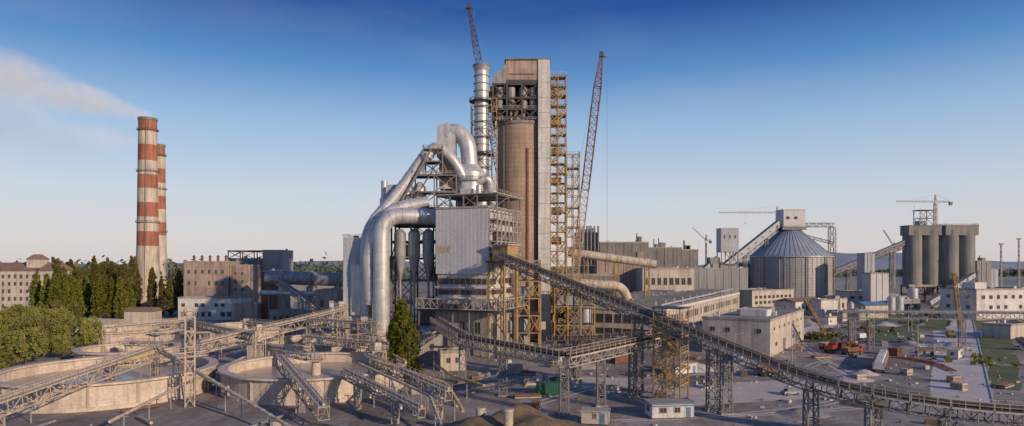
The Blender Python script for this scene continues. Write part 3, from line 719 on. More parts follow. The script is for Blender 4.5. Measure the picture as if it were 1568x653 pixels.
o.part('machinery'); o.box(3,7,230,236,18.5,22,'silverd'); o.cyl((4,232,2),(4,232,11),2,2,'silverd',16); o.box(7,9.5,230,240,6.5,10,'rust'); o.box(2.5,5.5,229,233,24.6,28,'conc'); o.done()
o=Obj('equipment_frame','frame')
o.frame([16,21,26,31],[245,252],[0,7,14,21],'ochre',.4,True,'steeld',.24); o.part('machinery'); o.box(17,24,246,251,14.5,18,'silverd'); o.box(22,30,246,251,.5,5,'rust'); o.cyl((28,248,8),(28,248,13),2,2,'silver',16); o.railbox(16,31,245,252,21.3,'steell',.12); o.done()

# ---------------------------------------------------------------- conveyors
def gallery(name,path,w=3.,h=1.9,m='steel',belt=True,railm='steell',sup=(),supm='steel',cw=2.2):
    o=Obj(name,'truss'); P=[Vector(p) for p in path]
    for p,q in zip(P[:-1],P[1:]):
        dn=(q-p).normalized(); a=dn.cross(Vector((0,0,1))).normalized(); u=a.cross(dn).normalized()
        o.part('truss'); o.truss(p-u*h/2,q-u*h/2,w*.8,h,m,h*1.1,.2,.13)
        o.part('deck'); o.beam(p+u*.08,q+u*.08,w,'steeld',.12)
        if belt:
            o.part('belt'); o.beam(p+u*.75-a*.35,q+u*.75-a*.35,1.3,'belt',.1)
            o.beam(p+u*.45-a*.35,q+u*.45-a*.35,1.0,'belt',.06)
            for k in(-1,1): o.beam(p+u*.55-a*(.35+k*.75),q+u*.55-a*(.35+k*.75),.12,'rust',.2)
            n=max(1,int((q-p).length/2.2))
            for i in range(n): 
                c=p.lerp(q,(i+.5)/n); o.beam(c+u*.68-a*1.15,c+u*.68+a*.45,.16,'ochre'); o.beam(c+u*.1-a*1.1,c+u*.68-a*1.1,.12,'steel'); o.beam(c+u*.1+a*.4,c+u*.68+a*.4,.12,'steel')
        o.part('handrails')
        for k in(-1,1): o.rail(p+a*k*w/2+u*.12,q+a*k*w/2+u*.12,railm,1.15,2.,.075)
        o.beam(p+a*w*.5-u*.05,q+a*w*.5-u*.05,.1,railm,.3); o.beam(p-a*w*.5-u*.05,q-a*w*.5-u*.05,.1,railm,.3)
    o.part('supports')
    for s in sup:
        x,y,z=s; o.col(x,y,0,z-h,cw,supm,2.4,.26,.14,w0=cw*1.15); o.box(x-cw*.8,x+cw*.8,y-cw*.8,y+cw*.8,0,.35,'conc')
    o.done()
A=Vector((-4,205,33)); B=Vector((50,120,10.8))
path=[A,A.lerp(B,.25),A.lerp(B,.5),A.lerp(B,.75),B]
c=[Vector((50,120,10.8)),Vector((61,102,6.6)),Vector((84,101,6.2)),Vector((120,99,6.6))]
for i in range(1,13):
    t=i/12; path.append(c[0]*(1-t)**3+c[1]*3*t*(1-t)**2+c[2]*3*t*t*(1-t)+c[3]*t**3)
sp=[A.lerp(B,.39),A.lerp(B,.62),A.lerp(B,.835),A.lerp(B,.87),path[5],path[7],path[9],path[11]]
gallery('belt_conveyor',path,3.4,2.1,'steel',True,'steell',[tuple(v) for v in sp],'steel',1.7)
gallery('belt_conveyor',[(-24,203,12.5),(-12.5,165,11.5),(10.4,129,11.7),(34.5,156,12.6)],2.9,2.,'steell',True,'sandst',[(-12.5,165,11.5),(-2,149,11.5),(10.4,130,11.7),(18.8,138,11.9),(27.4,148,12.2)],'steel',1.5)
gallery('belt_conveyor',[(10,176,9.5),(33,158,12.5)],2.4,1.8,'steel',True,'sandst',[(16,171,10)],'steel',1.4)
o=Obj('conveyor_transfer_tower','frame',-.55,35.5,146)
o.frame([-3,0,3],[-3,3],[0,3.5,7,10.5,14,17],'ochre',.3,True,None,.18)
o.part('floors')
for z in(3.5,7,10.5,14,17): o.box(-3,3,0,3,z+.15,z+.25,'steel'); o.railbox(-3,3,-3,3,z+.2,'yellow',.08)
o.part('stairs'); o.stairs(-2.4,2.2,-2.9,-.2,0,17,'yellow',3.5)
o.part('chute'); o.box(-1.3,1.3,.2,2.6,10.6,13.9,'steeld',.4,.3); o.part('roof'); o.box(-3.5,3.5,-3.5,3.5,20.2,20.4,'steeld'); 
for x in(-3,3):
    for y in(-3,3): o.beam((x,y,17),(x,y,20.2),.22,'ochre')
o.done()
o=Obj('conveyor_head_house','house',-.6,-5,207); o.box(-3.5,3.5,-1,8,30.5,31,'steeld'); o.box(-3,3,2,8,31,36,'ochre'); o.box(-3.6,3.6,1.4,8.4,36,36.4,'roofl')
for x in(-3,3): o.beam((x,0,0),(x,0,30.5),.5,'ochre'); o.beam((x,7,0),(x,7,30.5),.5,'ochre')
for z in(8,15,22): o.beam((-3,0,z),(3,0,z+7),.3,'ochre'); o.beam((3,0,z),(-3,0,z+7),.3,'ochre')
o.part('rails'); o.railbox(-3.5,3.5,-1,8,31,'ochre'); o.done()

# ---------------------------------------------------------------- long hall on right
hang=math.atan2(.88,.475)
o=Obj('production_hall','walls',hang,59,250)
HL,HW,HH=165,50,12
o.box(0,HL,0,HW,0,HH,'cream'); o.part('plinth'); o.box(-.1,HL+.1,-.1,HW+.1,0,1.2,'concd')
o.wins('y',0,3,HL-3,6.5,10.5,40,1,.62,.75,'glass','conc'); o.wins('y',0,3,HL-3,1.5,5,24,1,.4,.6,'glass','conc')
o.wins('x',0,2,HW-2,6.2,10.6,12,1,.78,.75,'glass','rust'); o.wins('x',0,2,HW-2,1.6,5,12,1,.78,.7,'glass','rust')
o.part('cornice'); o.box(-.4,HL+.4,-.4,.1,HH,HH+1.1,'white'); o.box(-.4,.1,.1,HW+.4,HH,HH+1.1,'cream'); 
for i in range(0,34): o.box(i*5-.2,i*5+.2,-.25,-.003,1.2,HH,'cream')
o.part('roof'); 
o.add([(0,0,HH+.02),(HL,0,HH+.02),(HL,HW/2,HH+2.6),(0,HW/2,HH+2.6),(0,HW,HH+.02),(HL,HW,HH+.02)],[(0,1,2,3),(3,2,5,4),(0,3,4),(1,5,2)],'roofl')
o.part('roof_lights')
for i in range(11):
    x=6+i*14.5
    for y0 in(6,28):
        zz=HH+.6; o.box(x,x+5,y0,y0+16,zz,zz+2.6,'roof',1.6,.4); 
for i in range(26): x=R(2,HL-3); y=R(1,HW-2); o.cyl((x,y,HH),(x,y,HH+R(2.5,4)),.5,.5,'silverd',8)
for y in(3,): o.cyl((4,y,HH+2),(HL-4,y,HH+3),.45,.45,'silver',10)
o.done()
ba=math.atan2(.83,.55)
o=building('office_block',83,210,ba,60,22,11.5,'cream','roof',front=[(2,58,7.5,10,7,1,.22,.35),(2,58,2,5,4,1,.22,.4)],left=[(1,21,6.5,10,4,1,.35,.4)])
o.part('door'); o.box(20,24,-.12,-.02,0,4.2,'steel'); o.box(44,48,-.12,-.02,0,4.2,'steell'); o.part('roof_plant'); o.box(18,26,5,14,11.7,14.,'white'); o.box(40,46,8,14,11.7,13.5,'conc'); o.done()
building('annex_building',80,236,ba,22,14,7.5,'cream','roofl').done()
building('storage_shed',118,292,ba,50,12,7,'cream','roofl',front=[(2,48,3,6,10,1,.5,.6)]).done()
building('storage_shed',150,408,ba*.6,44,22,13,'cream','roofl',front=[(2,42,4,11,9,2,.6,.5)]).done()
building('storage_shed',165,380,ba*.6,30,14,8,'white','rooft',gable=2,front=[(2,28,2,6,7,1,.5,.6)]).done()
building('storage_shed',48,300,hang,14,16,17,'pinkc','roofl').done()
building('workshop_block',76,380,0,30,24,27,'cream','roofl',front=[(1,29,15,25,8,1,.6,.4)]).done()
building('workshop_block',20,330,0,34,24,24,'concd','roof',front=[(1,33,10,22,8,2,.6,.3)]).done()
o=Obj('kiln_hood_duct','duct'); o.tube([(26,300,35.5),(66,300,30)],1.9,'creamp',20,5.,.14); o.part('trestle'); 
for x in(34,48,62): o.col(x,300,0,30-.1*(x-48),2.,'ochre',3,.3,.18)
o.done()
o=Obj('kiln_hood_duct','duct'); o.tube(rounded([(24,285,22),(48,285,20.5),(52,288,12)],4,5),2.,'creamp',20,4.,.14); o.part('trestle'); o.col(34,284,0,19,2,'ochre',3,.3,.18); o.done()
def block(name,x0,x1,y,dep,H,m,extra=0,wr=0,gable=0):
    n=max(3,int((x1-x0)/5)); o=building(name,x0,y,0,x1-x0,dep,H,m,'roof',gable=gable,front=[(1,x1-x0-1,H*.5,H*.92,n,wr,.45,.35)] if wr else None)
    for i in range(extra):
        x=R(1,x1-x0-3); w=R(2,4); o.part('penthouse'); o.box(x,x+w,3,8,H+.2,H+R(2,5),m); 
        o.part('pipes'); o.cyl((x-1,4,H),(x-1,4,H+R(4,8)),.4,.4,'steel',8)
    o.part('ribs')
    for i in range(1,n): xx=(x1-x0)*i/n; o.box(xx-.2,xx+.2,-.25,-.003,0,H-.05,m)
    o.done()
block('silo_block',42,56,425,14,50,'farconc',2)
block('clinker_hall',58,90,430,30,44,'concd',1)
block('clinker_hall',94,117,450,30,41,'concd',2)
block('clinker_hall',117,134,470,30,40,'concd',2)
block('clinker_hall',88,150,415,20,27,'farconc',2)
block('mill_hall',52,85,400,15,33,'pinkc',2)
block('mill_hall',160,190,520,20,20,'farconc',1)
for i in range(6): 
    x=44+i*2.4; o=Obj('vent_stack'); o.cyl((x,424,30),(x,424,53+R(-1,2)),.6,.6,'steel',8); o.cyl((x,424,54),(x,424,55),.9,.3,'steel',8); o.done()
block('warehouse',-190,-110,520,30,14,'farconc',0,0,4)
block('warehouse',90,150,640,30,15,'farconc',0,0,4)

# ---------------------------------------------------------------- clinker dome
o=Obj('clinker_storage_dome','wall'); cx,cy,rr=213,500,29
o.cyl((cx,cy,0),(cx,cy,36),rr,rr,'domew',72,False)
o.part('ribs')
for i in range(48):
    a=i*math.pi/24; o.beam((cx+rr*math.cos(a),cy+rr*math.sin(a),0),(cx+rr*math.cos(a),cy+rr*math.sin(a),36),.35,'silverd')
    o.beam((cx+(rr+.4)*math.cos(a),cy+(rr+.4)*math.sin(a),36.5),(cx+7*math.cos(a),cy+7*math.sin(a),56.3),.2,'dome')
o.part('roof'); o.cyl((cx,cy,36),(cx,cy,56),rr+.6,7,'dome',72); o.ring((cx,cy),rr,rr+1.4,35.4,36.,'silver',72)
o.part('rails')
for i in range(36):
    a=i*math.pi/18;b=(i+1)*math.pi/18; q=rr+1.3; o.rail((cx+q*math.cos(a),cy+q*math.sin(a),36),(cx+q*math.cos(b),cy+q*math.sin(b),36),'steell',t=.14,sp=5)
    if i%3==0: o.beam((cx+(rr+1.2)*math.cos(a),cy+(rr+1.2)*math.sin(a),0),(cx+(rr+1.2)*math.cos(a),cy+(rr+1.2)*math.sin(a),35.5),.5,'steel')
o.part('head_house'); o.box(204,222,492,508,56,58,'steel'); o.box(205,221.5,493,507,58,71,'clad'); o.box(204.4,222,492.4,507.6,71,71.6,'silver')
for x in (207,213): o.box(x,x+2.5,492.9,493,64,66,'glass')
o.railbox(203,223,491,509,58,'steell',.2)
o.part('side_gallery'); o.truss((223,500,60),(246,500,60),2.5,3.,'steel',3,.4,.25); o.box(222,246,499,501,58.4,58.7,'steeld'); o.col(245,500,0,58,4,'steel',4.5,.4,.25)
o.truss((223,500,52),(246,500,46),1.5,2.,'steel',3,.3,.2)
o.done()
def encl(name,p,q,w,h,m,rf='silverd',sup=()):
    o=Obj(name,'casing'); p=Vector(p);q=Vector(q); o.beam(p,q,w,m,h); 
    u=(q-p).normalized(); a=u.cross(Vector((0,0,1))).normalized(); up=a.cross(u)
    o.part('roof'); o.beam(p+up*(h/2+.16),q+up*(h/2+.16),w+.6,rf,.3)
    o.part('windows'); n=int((q-p).length/7)
    for i in range(n):
        c=p.lerp(q,(i+.5)/n)
        for k in(-1,1): o.beam(c+a*k*(w/2+.03)-u*.7,c+a*k*(w/2+.03)+u*.7,.08,'glass',h*.22)
    o.part('girder'); o.truss(p-up*(h/2+1.),q-up*(h/2+1.),w*.9,2.,'steel',3,.3,.2)
    o.part('supports')
    for t in sup:
        c=p.lerp(q,t); o.truss((c.x-1.5,c.y,0),(c.x,c.y,c.z-h/2-1.8),3,3,'steel',4,.4,.25,w2=2.2,h2=2.2)
    o.done()
encl('inclined_conveyor_gallery',(134,482,10),(203,497,61),4,4.2,'cladb',sup=[.3,.6,.85])
encl('inclined_conveyor_gallery',(112,470,4),(152,482,34),3.6,3.6,'cladb',sup=[.5])
o=Obj('transfer_tower','legs',0,159,482); o.frame([-6,0,6],[-5,5],[0,10,20,30,39],'steel',.6,True,'steeld',.35); o.part('cabin'); o.box(-6.5,6.5,-5.5,5.5,39,56,'cladb'); o.box(-6.9,6.9,-5.9,5.9,56,56.5,'silver'); o.wins('y',-5.5,-6,6,46,54,3,1,.25,.3); o.part('lower_cabin'); o.box(-6.3,6.3,-5.2,5.2,20.5,29,'silverd'); o.box(-14,-6.8,-4,4,30,35,'farconc'); o.done()
encl('conveyor_gallery',(247,500,24),(302,500,47),3.5,3.2,'concd',sup=[.2,.5,.8])
encl('conveyor_gallery',(160,520,30),(250,505,26),3.,3.,'farconc',sup=[.2,.5,.8])
def tcrane(x,y,H,jib,cj,m,ang=math.pi,luff=0,mw=2):
    o=Obj('tower_crane','mast'); o.truss((x,y,0),(x,y,H),mw,mw,m,3.5,.4,.22)
    o.part('jib'); c,s=math.cos(ang),math.sin(ang); e=(x+c*jib,y+s*jib,H+1.5+luff)
    o.truss((x,y,H+1.5),e,1.3,1.4,m,3,.28,.14,w2=.8,h2=.8); o.truss((x,y,H+1.5),(x-c*cj,y-s*cj,H+1.5),1.4,1.3,m,3,.3,.16)
    o.part('counterweight'); o.box(x-c*cj-1.3,x-c*cj+1.3,y-1,y+1,H-1.8,H+1.2,'concd')
    o.part('apex'); o.truss((x,y,H+2),(x,y,H+8),1.4,1.4,m,2.5,.3,.18,w2=.4,h2=.4); t=(x,y,H+8)
    o.beam(t,(x+c*jib*.65,y+s*jib*.65,H+2.5+luff*.65),.14,m); o.beam(t,(x-c*cj,y-s*cj,H+2.3),.14,m)
    o.part('cab'); o.box(x-.2+c*1.5,x+1.8+c*1.5,y-2.5,y-1.,H-1.2,H+1,'white')
    o.part('rope'); k=.55; o.beam((x+c*jib*k,y+s*jib*k,H+.6),(x+c*jib*k,y+s*jib*k,H-9),.1,'steeld'); o.box(x+c*jib*k-.5,x+c*jib*k+.5,y+s*jib*k-.3,y+s*jib*k+.3,H-10.2,H-9,'yellow'); o.done()
tcrane(264,650,80,58,10,'steell',math.pi)
tcrane(389,600,86,38,14,'steell',math.pi+.1)
tcrane(480,820,50,12,5,'steell',2.6,22,1.2)
tcrane(208,700,54,14,5,'steell',math.pi-.3,14,1.2)
# ---------------------------------------------------------------- cement silos
for x in(313,341):
    o=Obj('cement_silo','cylinders')
    for dx in(-6.2,6.2): o.cyl((x+dx,500,14),(x+dx,500,56),6.15,6.15,'siloc',32)
    o.box(x-11,x+11,501,505.5,14,56,'siloc')
    o.part('cap'); o.box(x-12.4,x+12.4,494.4,505.8,52,59,'siloc'); o.box(x-12.8,x+12.8,494.,506.2,59,59.6,'concd')
    o.part('base'); o.frame([x-12,x-6,x,x+6,x+12],[494.5,505],[0,7,13],'rust',.8,True,None,.4); o.box(x-12.6,x+12.6,494,506,13,14.5,'conc'); 
    for dx in(-6.2,6.2): o.cyl((x+dx,500,6),(x+dx,500,13),1,5,'silverd',16)
    if x==313: o.part('top_frame'); o.frame([x-3,x+2,x+7],[496,504],[59.6,65,71],'steel',.45,True,None,.28); o.box(x-4,x+8,495,505,71,71.4,'steel'); o.box(x-3,x+3,497,503,59.6,63,'cladb')
    else: o.part('top_rail'); o.railbox(x-12,x+12,494.4,505.8,59.6,'steell',.2)
    o.done()
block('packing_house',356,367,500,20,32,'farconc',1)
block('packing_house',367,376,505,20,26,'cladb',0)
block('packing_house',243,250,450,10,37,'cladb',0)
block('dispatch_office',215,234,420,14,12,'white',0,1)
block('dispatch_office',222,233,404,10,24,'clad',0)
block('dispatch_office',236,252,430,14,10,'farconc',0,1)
o=building('control_building',249,350,.25,40,22,16,'white','roofl',front=[(2,38,4,15,7,2,.4,.35)],left=[(2,20,4,15,3,2,.35,.35)]); o.part('penthouse'); o.box(6,14,6,14,16.2,20,'white'); o.done()
building('storage_shed',196,362,.3,16,9,7,'cream','blue',gable=2,front=[(1,15,2,5,5,1,.5,.5)]).done()
building('storage_shed',178,376,.3,12,8,9,'white','roofl').done()
building('storage_shed',200,262,.6,18,10,5,'cream','roofl').done()
for x,y,l,w,h,m in((172,340,9,6,4,'cream'),(186,350,7,6,5,'silverd'),(212,380,10,7,6,'white'),(226,392,8,6,7,'pinkc'),(240,400,12,8,8,'farconc'),(194,392,9,7,10,'cladb'),(206,410,10,8,8,'cream'),(258,440,10,8,9,'silverd'),(270,452,10,8,7,'cream'),(156,322,6,5,3.5,'white')):
    building('storage_shed',x,y,R(.2,.9),l,w,h,m,random.choice(['roofl','roof']),front=[(.5,l-.5,1.2,h-1,2,1,.4,.5)]).done()
for x,y,r,h in((216,372,2.2,11),(222,374,2.2,11),(264,430,3,14),(190,366,1.6,8),(300,440,3,12)):
    o=Obj('storage_tank','shell'); o.cyl((x,y,1.5),(x,y,h),r,r,'silver',20); o.cyl((x,y,h),(x,y,h+1.2),r,.3,'silver',20); o.part('legs')
    for k in range(4): a=k*math.pi/2+.7; o.beam((x+r*.8*math.cos(a),y+r*.8*math.sin(a),0),(x+r*.8*math.cos(a),y+r*.8*math.sin(a),1.6),.3,'steel')
    o.done()
encl('inclined_conveyor_gallery',(300,470,2),(345,488,22),3,3,'cladb',sup=[.6])
o=Obj('loading_mast','legs'); o.truss((206,300,0),(203,300,26),1.2,1.2,'ochre',2,.25,.15); o.beam((203,300,26),(212,296,6),.35,'ochre'); o.done()
o=Obj('mobile_crane','boom'); o.truss((128,268,3),(121,270,16),1.,1.,'ochre',1.6,.22,.13); o.part('carrier'); o.box(124,132,266,269,1,2.4,'ochre'); o.box(130,132,266,269,2.4,4,'glass',.2,.1)
for x in(125,127,130): 
    for y in(266,269): o.cyl((x,y-.2,.7),(x,y+.2,.7),.7,.7,'tyre',12)
o.done()
o=Obj('pipe_rack_bridge','truss'); o.truss((116,230,12),(205,222,12),2.,2.,'steel',3,.2,.12)
o.part('pipes'); 
for k,r in((-.8,.3),(0,.2),(.8,.35)): o.cyl((116,230+k,13.4),(205,222+k,13.4),r,r,'silverd',10)
o.part('supports')
for t in(.04,.11,.45,.75): x=116+89*t; y=230-8*t; o.col(x,y,0,11,1.6,'steel',2.2,.22,.13)
o.part('rails'); o.rail((116,228.8,13.),(205,220.8,13.),'steel',t=.08); o.done()
o=Obj('railway_track','ballast')
P=Vector((136,158,0)); Q=Vector((268,360,0)); d=(Q-P).normalized(); a=Vector((-d.y,d.x,0))
for off in(0,-6,-12):
    p=P+a*off; q=Q+a*off; o.part('ballast'); o.beam(p+Vector((0,0,.05)),q+Vector((0,0,.05)),3.6,'ballast',.14)
    o.part('sleepers'); n=int((q-p).length/1.6)
    for i in range(n): c=p.lerp(q,(i+.5)/n)+Vector((0,0,.18)); o.beam(c-a*1.3,c+a*1.3,.3,'concd',.12)
    o.part('rails'); 
    for k in(-.76,.76): o.beam(p+a*k+Vector((0,0,.32)),q+a*k+Vector((0,0,.32)),.12,'rust',.16)
o.done()
o=Obj('embankment_wall','wall'); o.beam((118,140,.7),(214,236,.7),.6,'slab',1.4); o.part('coping'); o.beam((118,140,1.5),(214,236,1.5),.9,'slab',.2); o.done()
# concrete foundations in the yard
o=Obj('concrete_foundation','plinths')
for x,y,a in((14,160,.3),(22,154,.3),(6,164,.2),(48,160,.5),(-6,170,.1)):
    o.fr(x,y,a); o.box(-3,3,-2,2,-.02,.5,'slab'); 
    for dx in(-2.4,0,2.4):
        for dy in(-1.5,1.5): o.box(dx-.3,dx+.3,dy-.3,dy+.3,.5,R(1.2,2.4),'conc')
o.fr(); o.done()

# ---------------------------------------------------------------- vehicles & containers
def wheels(o,xs,w,r,m='tyre'):
    for x in xs:
        for y in(-w,w): o.cyl((x,y-.18,r),(x,y+.18,r),r,r,m,14); o.cyl((x,y-.2,r),(x,y+.2,r),r*.45,r*.45,'steell',8)
def truck(x,y,ang,cm='red',bm='red'):
    o=Obj('dump_truck','chassis',ang,x,y); o.box(-4,4,-.6,.6,.75,1.05,'steeld'); o.part('wheels'); wheels(o,[2.9,-1.6,-3.],1.15,.58)
    o.part('cab'); o.box(1.9,3.9,-1.25,1.25,.95,1.9,cm); o.box(1.9,3.85,-1.22,1.22,1.903,3.05,cm,.18,.08); o.box(3.64,3.9,-1.05,1.05,2.,2.75,'glass',.1,.05); o.box(2.3,3.4,-1.3,-1.2,2.,2.7,'glass'); o.box(2.3,3.4,1.2,1.3,2.,2.7,'glass'); o.box(3.9,4.05,-1.2,1.2,.6,1.,'steel')
    o.part('bed'); o.box(-4,1.6,-1.25,1.25,1.2,1.35,bm); o.box(-4,1.6,-1.3,-1.2,1.35,2.6,bm); o.box(-4,1.6,1.2,1.3,1.35,2.6,bm); o.box(1.5,1.62,-1.2,1.2,1.35,2.9,bm); o.box(-4.05,-3.95,-1.2,1.2,1.35,2.5,bm); o.box(-3.8,1.4,-1.1,1.1,1.36,2.2,'mound',.5,.3)
    for xx in(-3,-1.5,0): 
        for yy in(-1.36,1.3): o.box(xx-.06,xx+.06,yy,yy+.06,1.3,2.6,'steeld')
    e=o.done(); return e
truck(109,223,.9); truck(113,217,.5,'red','rust'); truck(117,225,1.2,'red','rust'); truck(112,230,.3,'rust','steel')
truck(180,268,1.1,'white','ochre'); truck(70,176,.3,'white','rust'); truck(208,330,.9,'white','steel')
def car(x,y,ang,m):
    o=Obj('parked_car','body',ang,x,y); o.box(-2.1,2.1,-.85,.85,.35,.9,m,.08,.05); o.box(-1.5,1.,-.78,.78,.902,1.45,'glass',.42,.12); o.box(-1.05,.55,-.64,.64,1.452,1.5,m); o.box(-2.15,-2.0,-.8,.8,.35,.55,'steeld'); o.box(2.0,2.15,-.8,.8,.35,.55,'steeld'); o.part('wheels'); wheels(o,[-1.3,1.3],.82,.33); o.done()
for x,y,a,m in[(96,250,.9,'white'),(100,254,.9,'silverd'),(104,262,.9,'blue'),(128,246,.4,'white'),(131,249,.4,'red'),(135,252,.4,'silver'),(150,252,1.,'white'),(160,262,1.1,'silverd'),(148,338,1,'white'),(152,340,1,'blue'),(156,343,1,'silver'),(161,345,1,'white'),(196,330,1,'red'),(64,150,.2,'silverd'),(178,230,.9,'white'),(170,330,.9,'white')]: car(x,y,a,m)
def van(x,y,a,m='white'):
    o=Obj('parked_van','body',a,x,y); o.box(-2.7,2.2,-1,1,.4,2.3,m,.06,.08); o.box(2.2,2.9,-.95,.95,.4,1.3,m,.1,.05); o.box(1.9,2.35,-.85,.85,1.4,2.15,'glass',.1,.05); o.part('wheels'); wheels(o,[-1.7,1.7],.95,.38); o.done()
van(99,246,.9); van(140,262,.6); van(165,300,1.); van(122,300,.7)
o=Obj('rail_wagon','tank',math.atan2(32,20),101,180); o.box(0,30,-1.4,1.4,1.,3.2,'white',.1,.5); o.part('frame'); o.box(0,30,-1.2,1.2,.7,1.,'steeld'); o.part('wheels'); wheels(o,[1.5,3.5,10,12.5,17,19,26,28],1.1,.5); o.part('ribs')
for i in range(0,30,2): o.box(i+.1,i+.25,-1.46,1.46,1.,2.8,'steell')
o.done()
def cabin(name,x,y,ang,L,W,H,wall,roof,z=.25,stripe=None):
    o=Obj(name,'walls',ang,x,y); o.box(0,L,0,W,z,H,wall); o.part('skids'); o.box(.2,L-.2,.3,.6,0,z,'steeld'); o.box(.2,L-.2,W-.6,W-.3,0,z,'steeld')
    o.part('roof'); o.box(-.2,L+.2,-.2,W+.2,H,H+.2,'roofl'); o.box(-.22,L+.22,-.24,-.2,H-.02,H+.24,roof); o.box(L+.2,L+.24,-.2,W+.2,H-.02,H+.24,roof); o.part('frame')
    for xx in(-.04,L-.1): 
        for yy in(-.04,W-.1): o.box(xx,xx+.14,yy,yy+.14,z,H,roof)
    o.wins('y',0,.8,L-2,1.2,2.3,max(2,int(L/3)),1,.4,.8); o.part('door'); o.box(L-1.6,L-.7,-.06,.0,z,2.2,'blue'); o.wins('x',0,.5,W-.5,1.2,2.3,1,1,.4,.8)
    if stripe: o.part('stripe'); o.box(-.02,L+.02,-.02,W+.02,H-.5,H-.25,stripe)
    o.done()
cabin('site_cabin',27,126,.12,8.5,4.5,2.9,'white','blue',.25,'blue')
cabin('site_cabin',13,122,-.2,5,3,2.5,'cream','silver')
cabin('site_cabin',44,176,.5,8,3,2.8,'white','roofl')
cabin('site_cabin',140,205,.8,8,3,2.8,'white','silver')
def container(x,y,a,m,L=6.):
    o=Obj('shipping_container','body',a,x,y); o.box(0,L,0,2.5,.15,2.7,m); 
    for i in range(int(L/.5)): o.box(i*.5+.1,i*.5+.3,-.06,-.003,.3,2.5,m)
    o.part('corner_posts')
    for xx in(-.05,L-.1): 
        for yy in(-.08,2.42): o.box(xx,xx+.15,yy,yy+.15,0,2.75,m)
    o.part('doors'); o.box(L,L+.05,.1,1.2,.25,2.6,m); o.box(L,L+.05,1.3,2.4,.25,2.6,m); o.done()
container(5.6,150,-.05,'green'); container(31,196,.4,'rust'); container(125,212,.8,'rust'); container(188,262,.9,'blue'); container(-3,176,.2,'silverd'); container(66,196,.8,'blue')
for k in range(3):
    o=Obj('orange_hose'); o.tube(rounded([(122+k,182,.2),(126+k*1.3,196,.2),(124+k*1.3,208,.2),(116+k,214,.2)],8,6),.16,'orange',8); o.done()
n=40; vs=[];fs=[]
for j in range(n+1):
    for i in range(n+1):
        u=i/n*2-1; v=j/n*2-1; r=math.sqrt(u*u+v*v); h=max(0,1-r)**.8*6.2*(1+.12*math.sin(u*9+v*4)+.1*math.sin(v*11-u*5)) if r<1 else 0
        vs.append((u*17+.5+R(-.1,.1),v*13+108+R(-.1,.1),h+(R(0,.25) if h>.1 else 0)-.02))
for j in range(n):
    for i in range(n): a=j*(n+1)+i; fs.append((a,a+1,a+n+2,a+n+1))
o=Obj('earth_mound'); o.add(vs,fs,'mound',True); o.done()
for x,y,z in((-5.5,113,3.6),(-.6,104,5.4)):
    o=Obj('roof_vent','pipe'); o.cyl((x,y,z-1),(x,y,z+1.3),.8,.8,'sandst',14); o.part('lid'); o.cyl((x,y,z+1.3),(x,y,z+1.6),1.,.9,'steell',14); o.done()
o=Obj('building_debris')
for i in range(1300):
    x=R(-15,170); y=R(120,340)
    if x/y>.8: continue
    s=R(.15,.55)*(1+ (random.random()<.06)*2)
    o.fr(x,y,R(0,3)); o.box(-s,s,-s*R(.2,.9),s*.5,-.05,s*R(.3,1.),random.choice(['conc','concd','mound','cream','steell','slab']),s*.15,s*.1)
o.fr(); o.done()
o=Obj('material_stack')
for i in range(46):
    x=R(0,150); y=R(135,310); 
    if 30<x<42 and 140<y<152: continue
    o.fr(x,y,R(0,3)); k=random.random()
    if k<.5:
        for j in range(5): o.cyl((-3,j*.5,.3),(3,j*.5,.3),.22,.22,random.choice(['rust','silverd','steell']),8)
        for j in range(4): o.cyl((-3,j*.5+.25,.7),(3,j*.5+.25,.7),.22,.22,'rust',8)
    else:
        for j in range(4): o.box(-1.5,1.5,-1,1,j*.45,j*.45+.36,random.choice(['conc','ochre','sandst']),.03,.03)
o.fr(); o.done()
o=Obj('spoil_heap')
for x,y,r,h in[(52,186,7,2.),(146,240,6,2.),(160,236,5,1.8),(58,130,5,1.4),(-6,160,5,1.3),(20,190,6,1.8),(88,170,6,1.2),(96,178,4,1.4),(124,236,4,1.5),(76,140,6,1.2),(150,330,8,3),(184,320,7,2.5)]:
    nn=18; vs=[(x,y,h)]
    for k,(f,g) in enumerate(((.35,.72),(.7,.3),(1,0))):
        for i in range(nn): a=2*math.pi*i/nn; q=r*f*R(.85,1.15); vs.append((x+q*math.cos(a),y+q*math.sin(a)*.8,h*g*R(.8,1.2)-.02))
    f=[(0,1+i,1+(i+1)%nn) for i in range(nn)]
    for k in range(2):
        for i in range(nn): f.append((1+k*nn+i,1+(k+1)*nn+i,1+(k+1)*nn+(i+1)%nn,1+k*nn+(i+1)%nn))
    o.add(vs,f,random.choice(['mound','conc','slab']),True)
o.done()
def lamp(x,y,h=10):
    o=Obj('street_lamp','pole'); o.cyl((x,y,0),(x,y,h),.18,.1,'steell',8); o.beam((x,y,h),(x+1.6,y,h+.4),.12,'steell'); o.part('head'); o.box(x+1.3,x+2.2,y-.2,y+.2,h+.3,h+.5,'silverd'); o.done()
for x,y in((84,196),(128,206),(150,245),(176,290),(204,334),(232,378),(60,176),(-2,182)): lamp(x,y,11)
for x,y,h in((352,470,44),(371,478,48),(300,420,26)):
    o=Obj('floodlight_mast','mast'); o.truss((x,y,0),(x,y,h),1.1,1.1,'steell',3.5,.22,.12,w2=.6,h2=.6); o.part('lamps'); o.box(x-1.4,x+1.4,y-.5,y+.4,h,h+1.,'steel'); o.done()

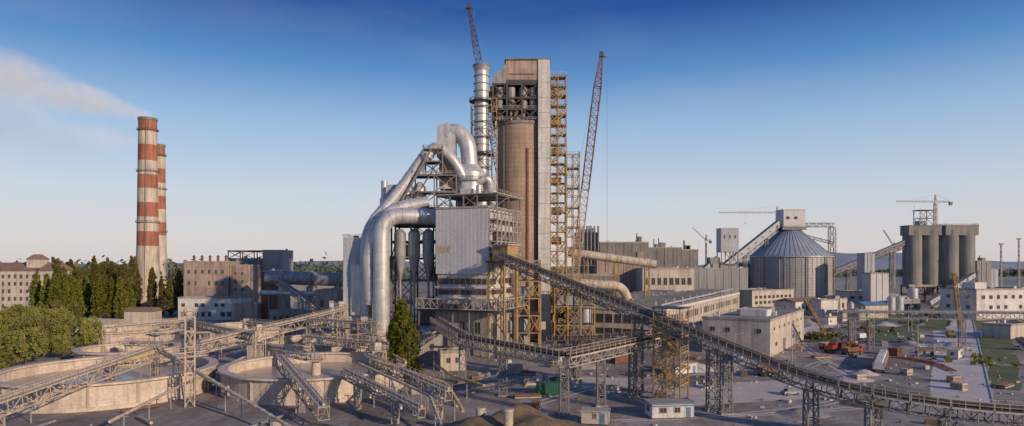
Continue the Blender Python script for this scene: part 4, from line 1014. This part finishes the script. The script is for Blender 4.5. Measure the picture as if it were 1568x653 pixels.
# ---------------------------------------------------------------- light, sky, camera
w=bpy.data.worlds.new("World"); scene.world=w; w.use_nodes=True; nt=w.node_tree; N=nt.nodes; L=nt.links
bg=N['Background']; sky=N.new('ShaderNodeTexSky'); sky.sky_type='NISHITA'; sky.sun_disc=False
el=math.radians(18); az=math.atan2(.74,-.67)
sky.sun_elevation=el; sky.sun_rotation=az; sky.air_density=1.; sky.dust_density=1.; sky.ozone_density=2.
tc=N.new('ShaderNodeTexCoord'); sp_=N.new('ShaderNodeSeparateXYZ'); L.new(tc.outputs['Generated'],sp_.inputs[0])
rp=N.new('ShaderNodeValToRGB'); e=rp.color_ramp.elements
e[0].position=0; e[0].color=(.64,.58,.58,1); e[1].position=.60; e[1].color=(.03,.09,.28,1)
for p,c_ in((.03,(.64,.60,.61)),(.10,(.55,.60,.68)),(.20,(.31,.47,.68)),(.28,(.085,.24,.53)),(.36,(.006,.065,.30))): x=e.new(p); x.color=(*c_,1)
L.new(sp_.outputs['Z'],rp.inputs['Fac'])
sc=N.new('ShaderNodeVectorMath'); sc.operation='SCALE'; sc.inputs['Scale'].default_value=9.8; L.new(rp.outputs[0],sc.inputs[0])
mx=N.new('ShaderNodeMixRGB'); mx.blend_type='MIX'; mx.inputs[0].default_value=.86; L.new(sky.outputs[0],mx.inputs[1]); L.new(sc.outputs[0],mx.inputs[2])
mp=N.new('ShaderNodeMapping'); mp.inputs['Scale'].default_value=(2.,2.,9.); mp.inputs['Rotation'].default_value=(.1,.2,0); L.new(tc.outputs['Generated'],mp.inputs[0])
ns=N.new('ShaderNodeTexNoise'); ns.inputs['Scale'].default_value=1.3; ns.inputs['Detail'].default_value=6; ns.inputs['Roughness'].default_value=.5; L.new(mp.outputs[0],ns.inputs['Vector'])
cr=N.new('ShaderNodeValToRGB'); cr.color_ramp.elements[0].position=.5; cr.color_ramp.elements[0].color=(0,0,0,1); cr.color_ramp.elements[1].position=.85; cr.color_ramp.elements[1].color=(.1,.1,.1,1); L.new(ns.outputs['Fac'],cr.inputs['Fac'])
m2=N.new('ShaderNodeMixRGB'); m2.inputs[2].default_value=(6.5,6.2,6.6,1); L.new(cr.outputs[0],m2.inputs[0]); L.new(mx.outputs[0],m2.inputs[1])
L.new(m2.outputs[0],bg.inputs['Color']); bg.inputs['Strength'].default_value=.112
sd=bpy.data.lights.new('sun','SUN'); sd.energy=3.9; sd.angle=math.radians(.6); sd.color=(1,.75,.52)
so=bpy.data.objects.new('sun',sd); scene.collection.objects.link(so)
dirv=Vector((math.sin(az)*math.cos(el),math.cos(az)*math.cos(el),math.sin(el)))
so.rotation_euler=dirv.to_track_quat('Z','Y').to_euler()
cam=bpy.data.cameras.new('camera'); co=bpy.data.objects.new('camera',cam); scene.collection.objects.link(co)
co.location=(0,0,30); co.rotation_euler=(math.radians(90),0,0); cam.sensor_width=36; cam.lens=22.96; cam.shift_y=.05; cam.clip_end=20000; cam.clip_start=.5
scene.camera=co
scene.view_settings.view_transform='Standard'; scene.view_settings.look='None'; scene.view_settings.exposure=0
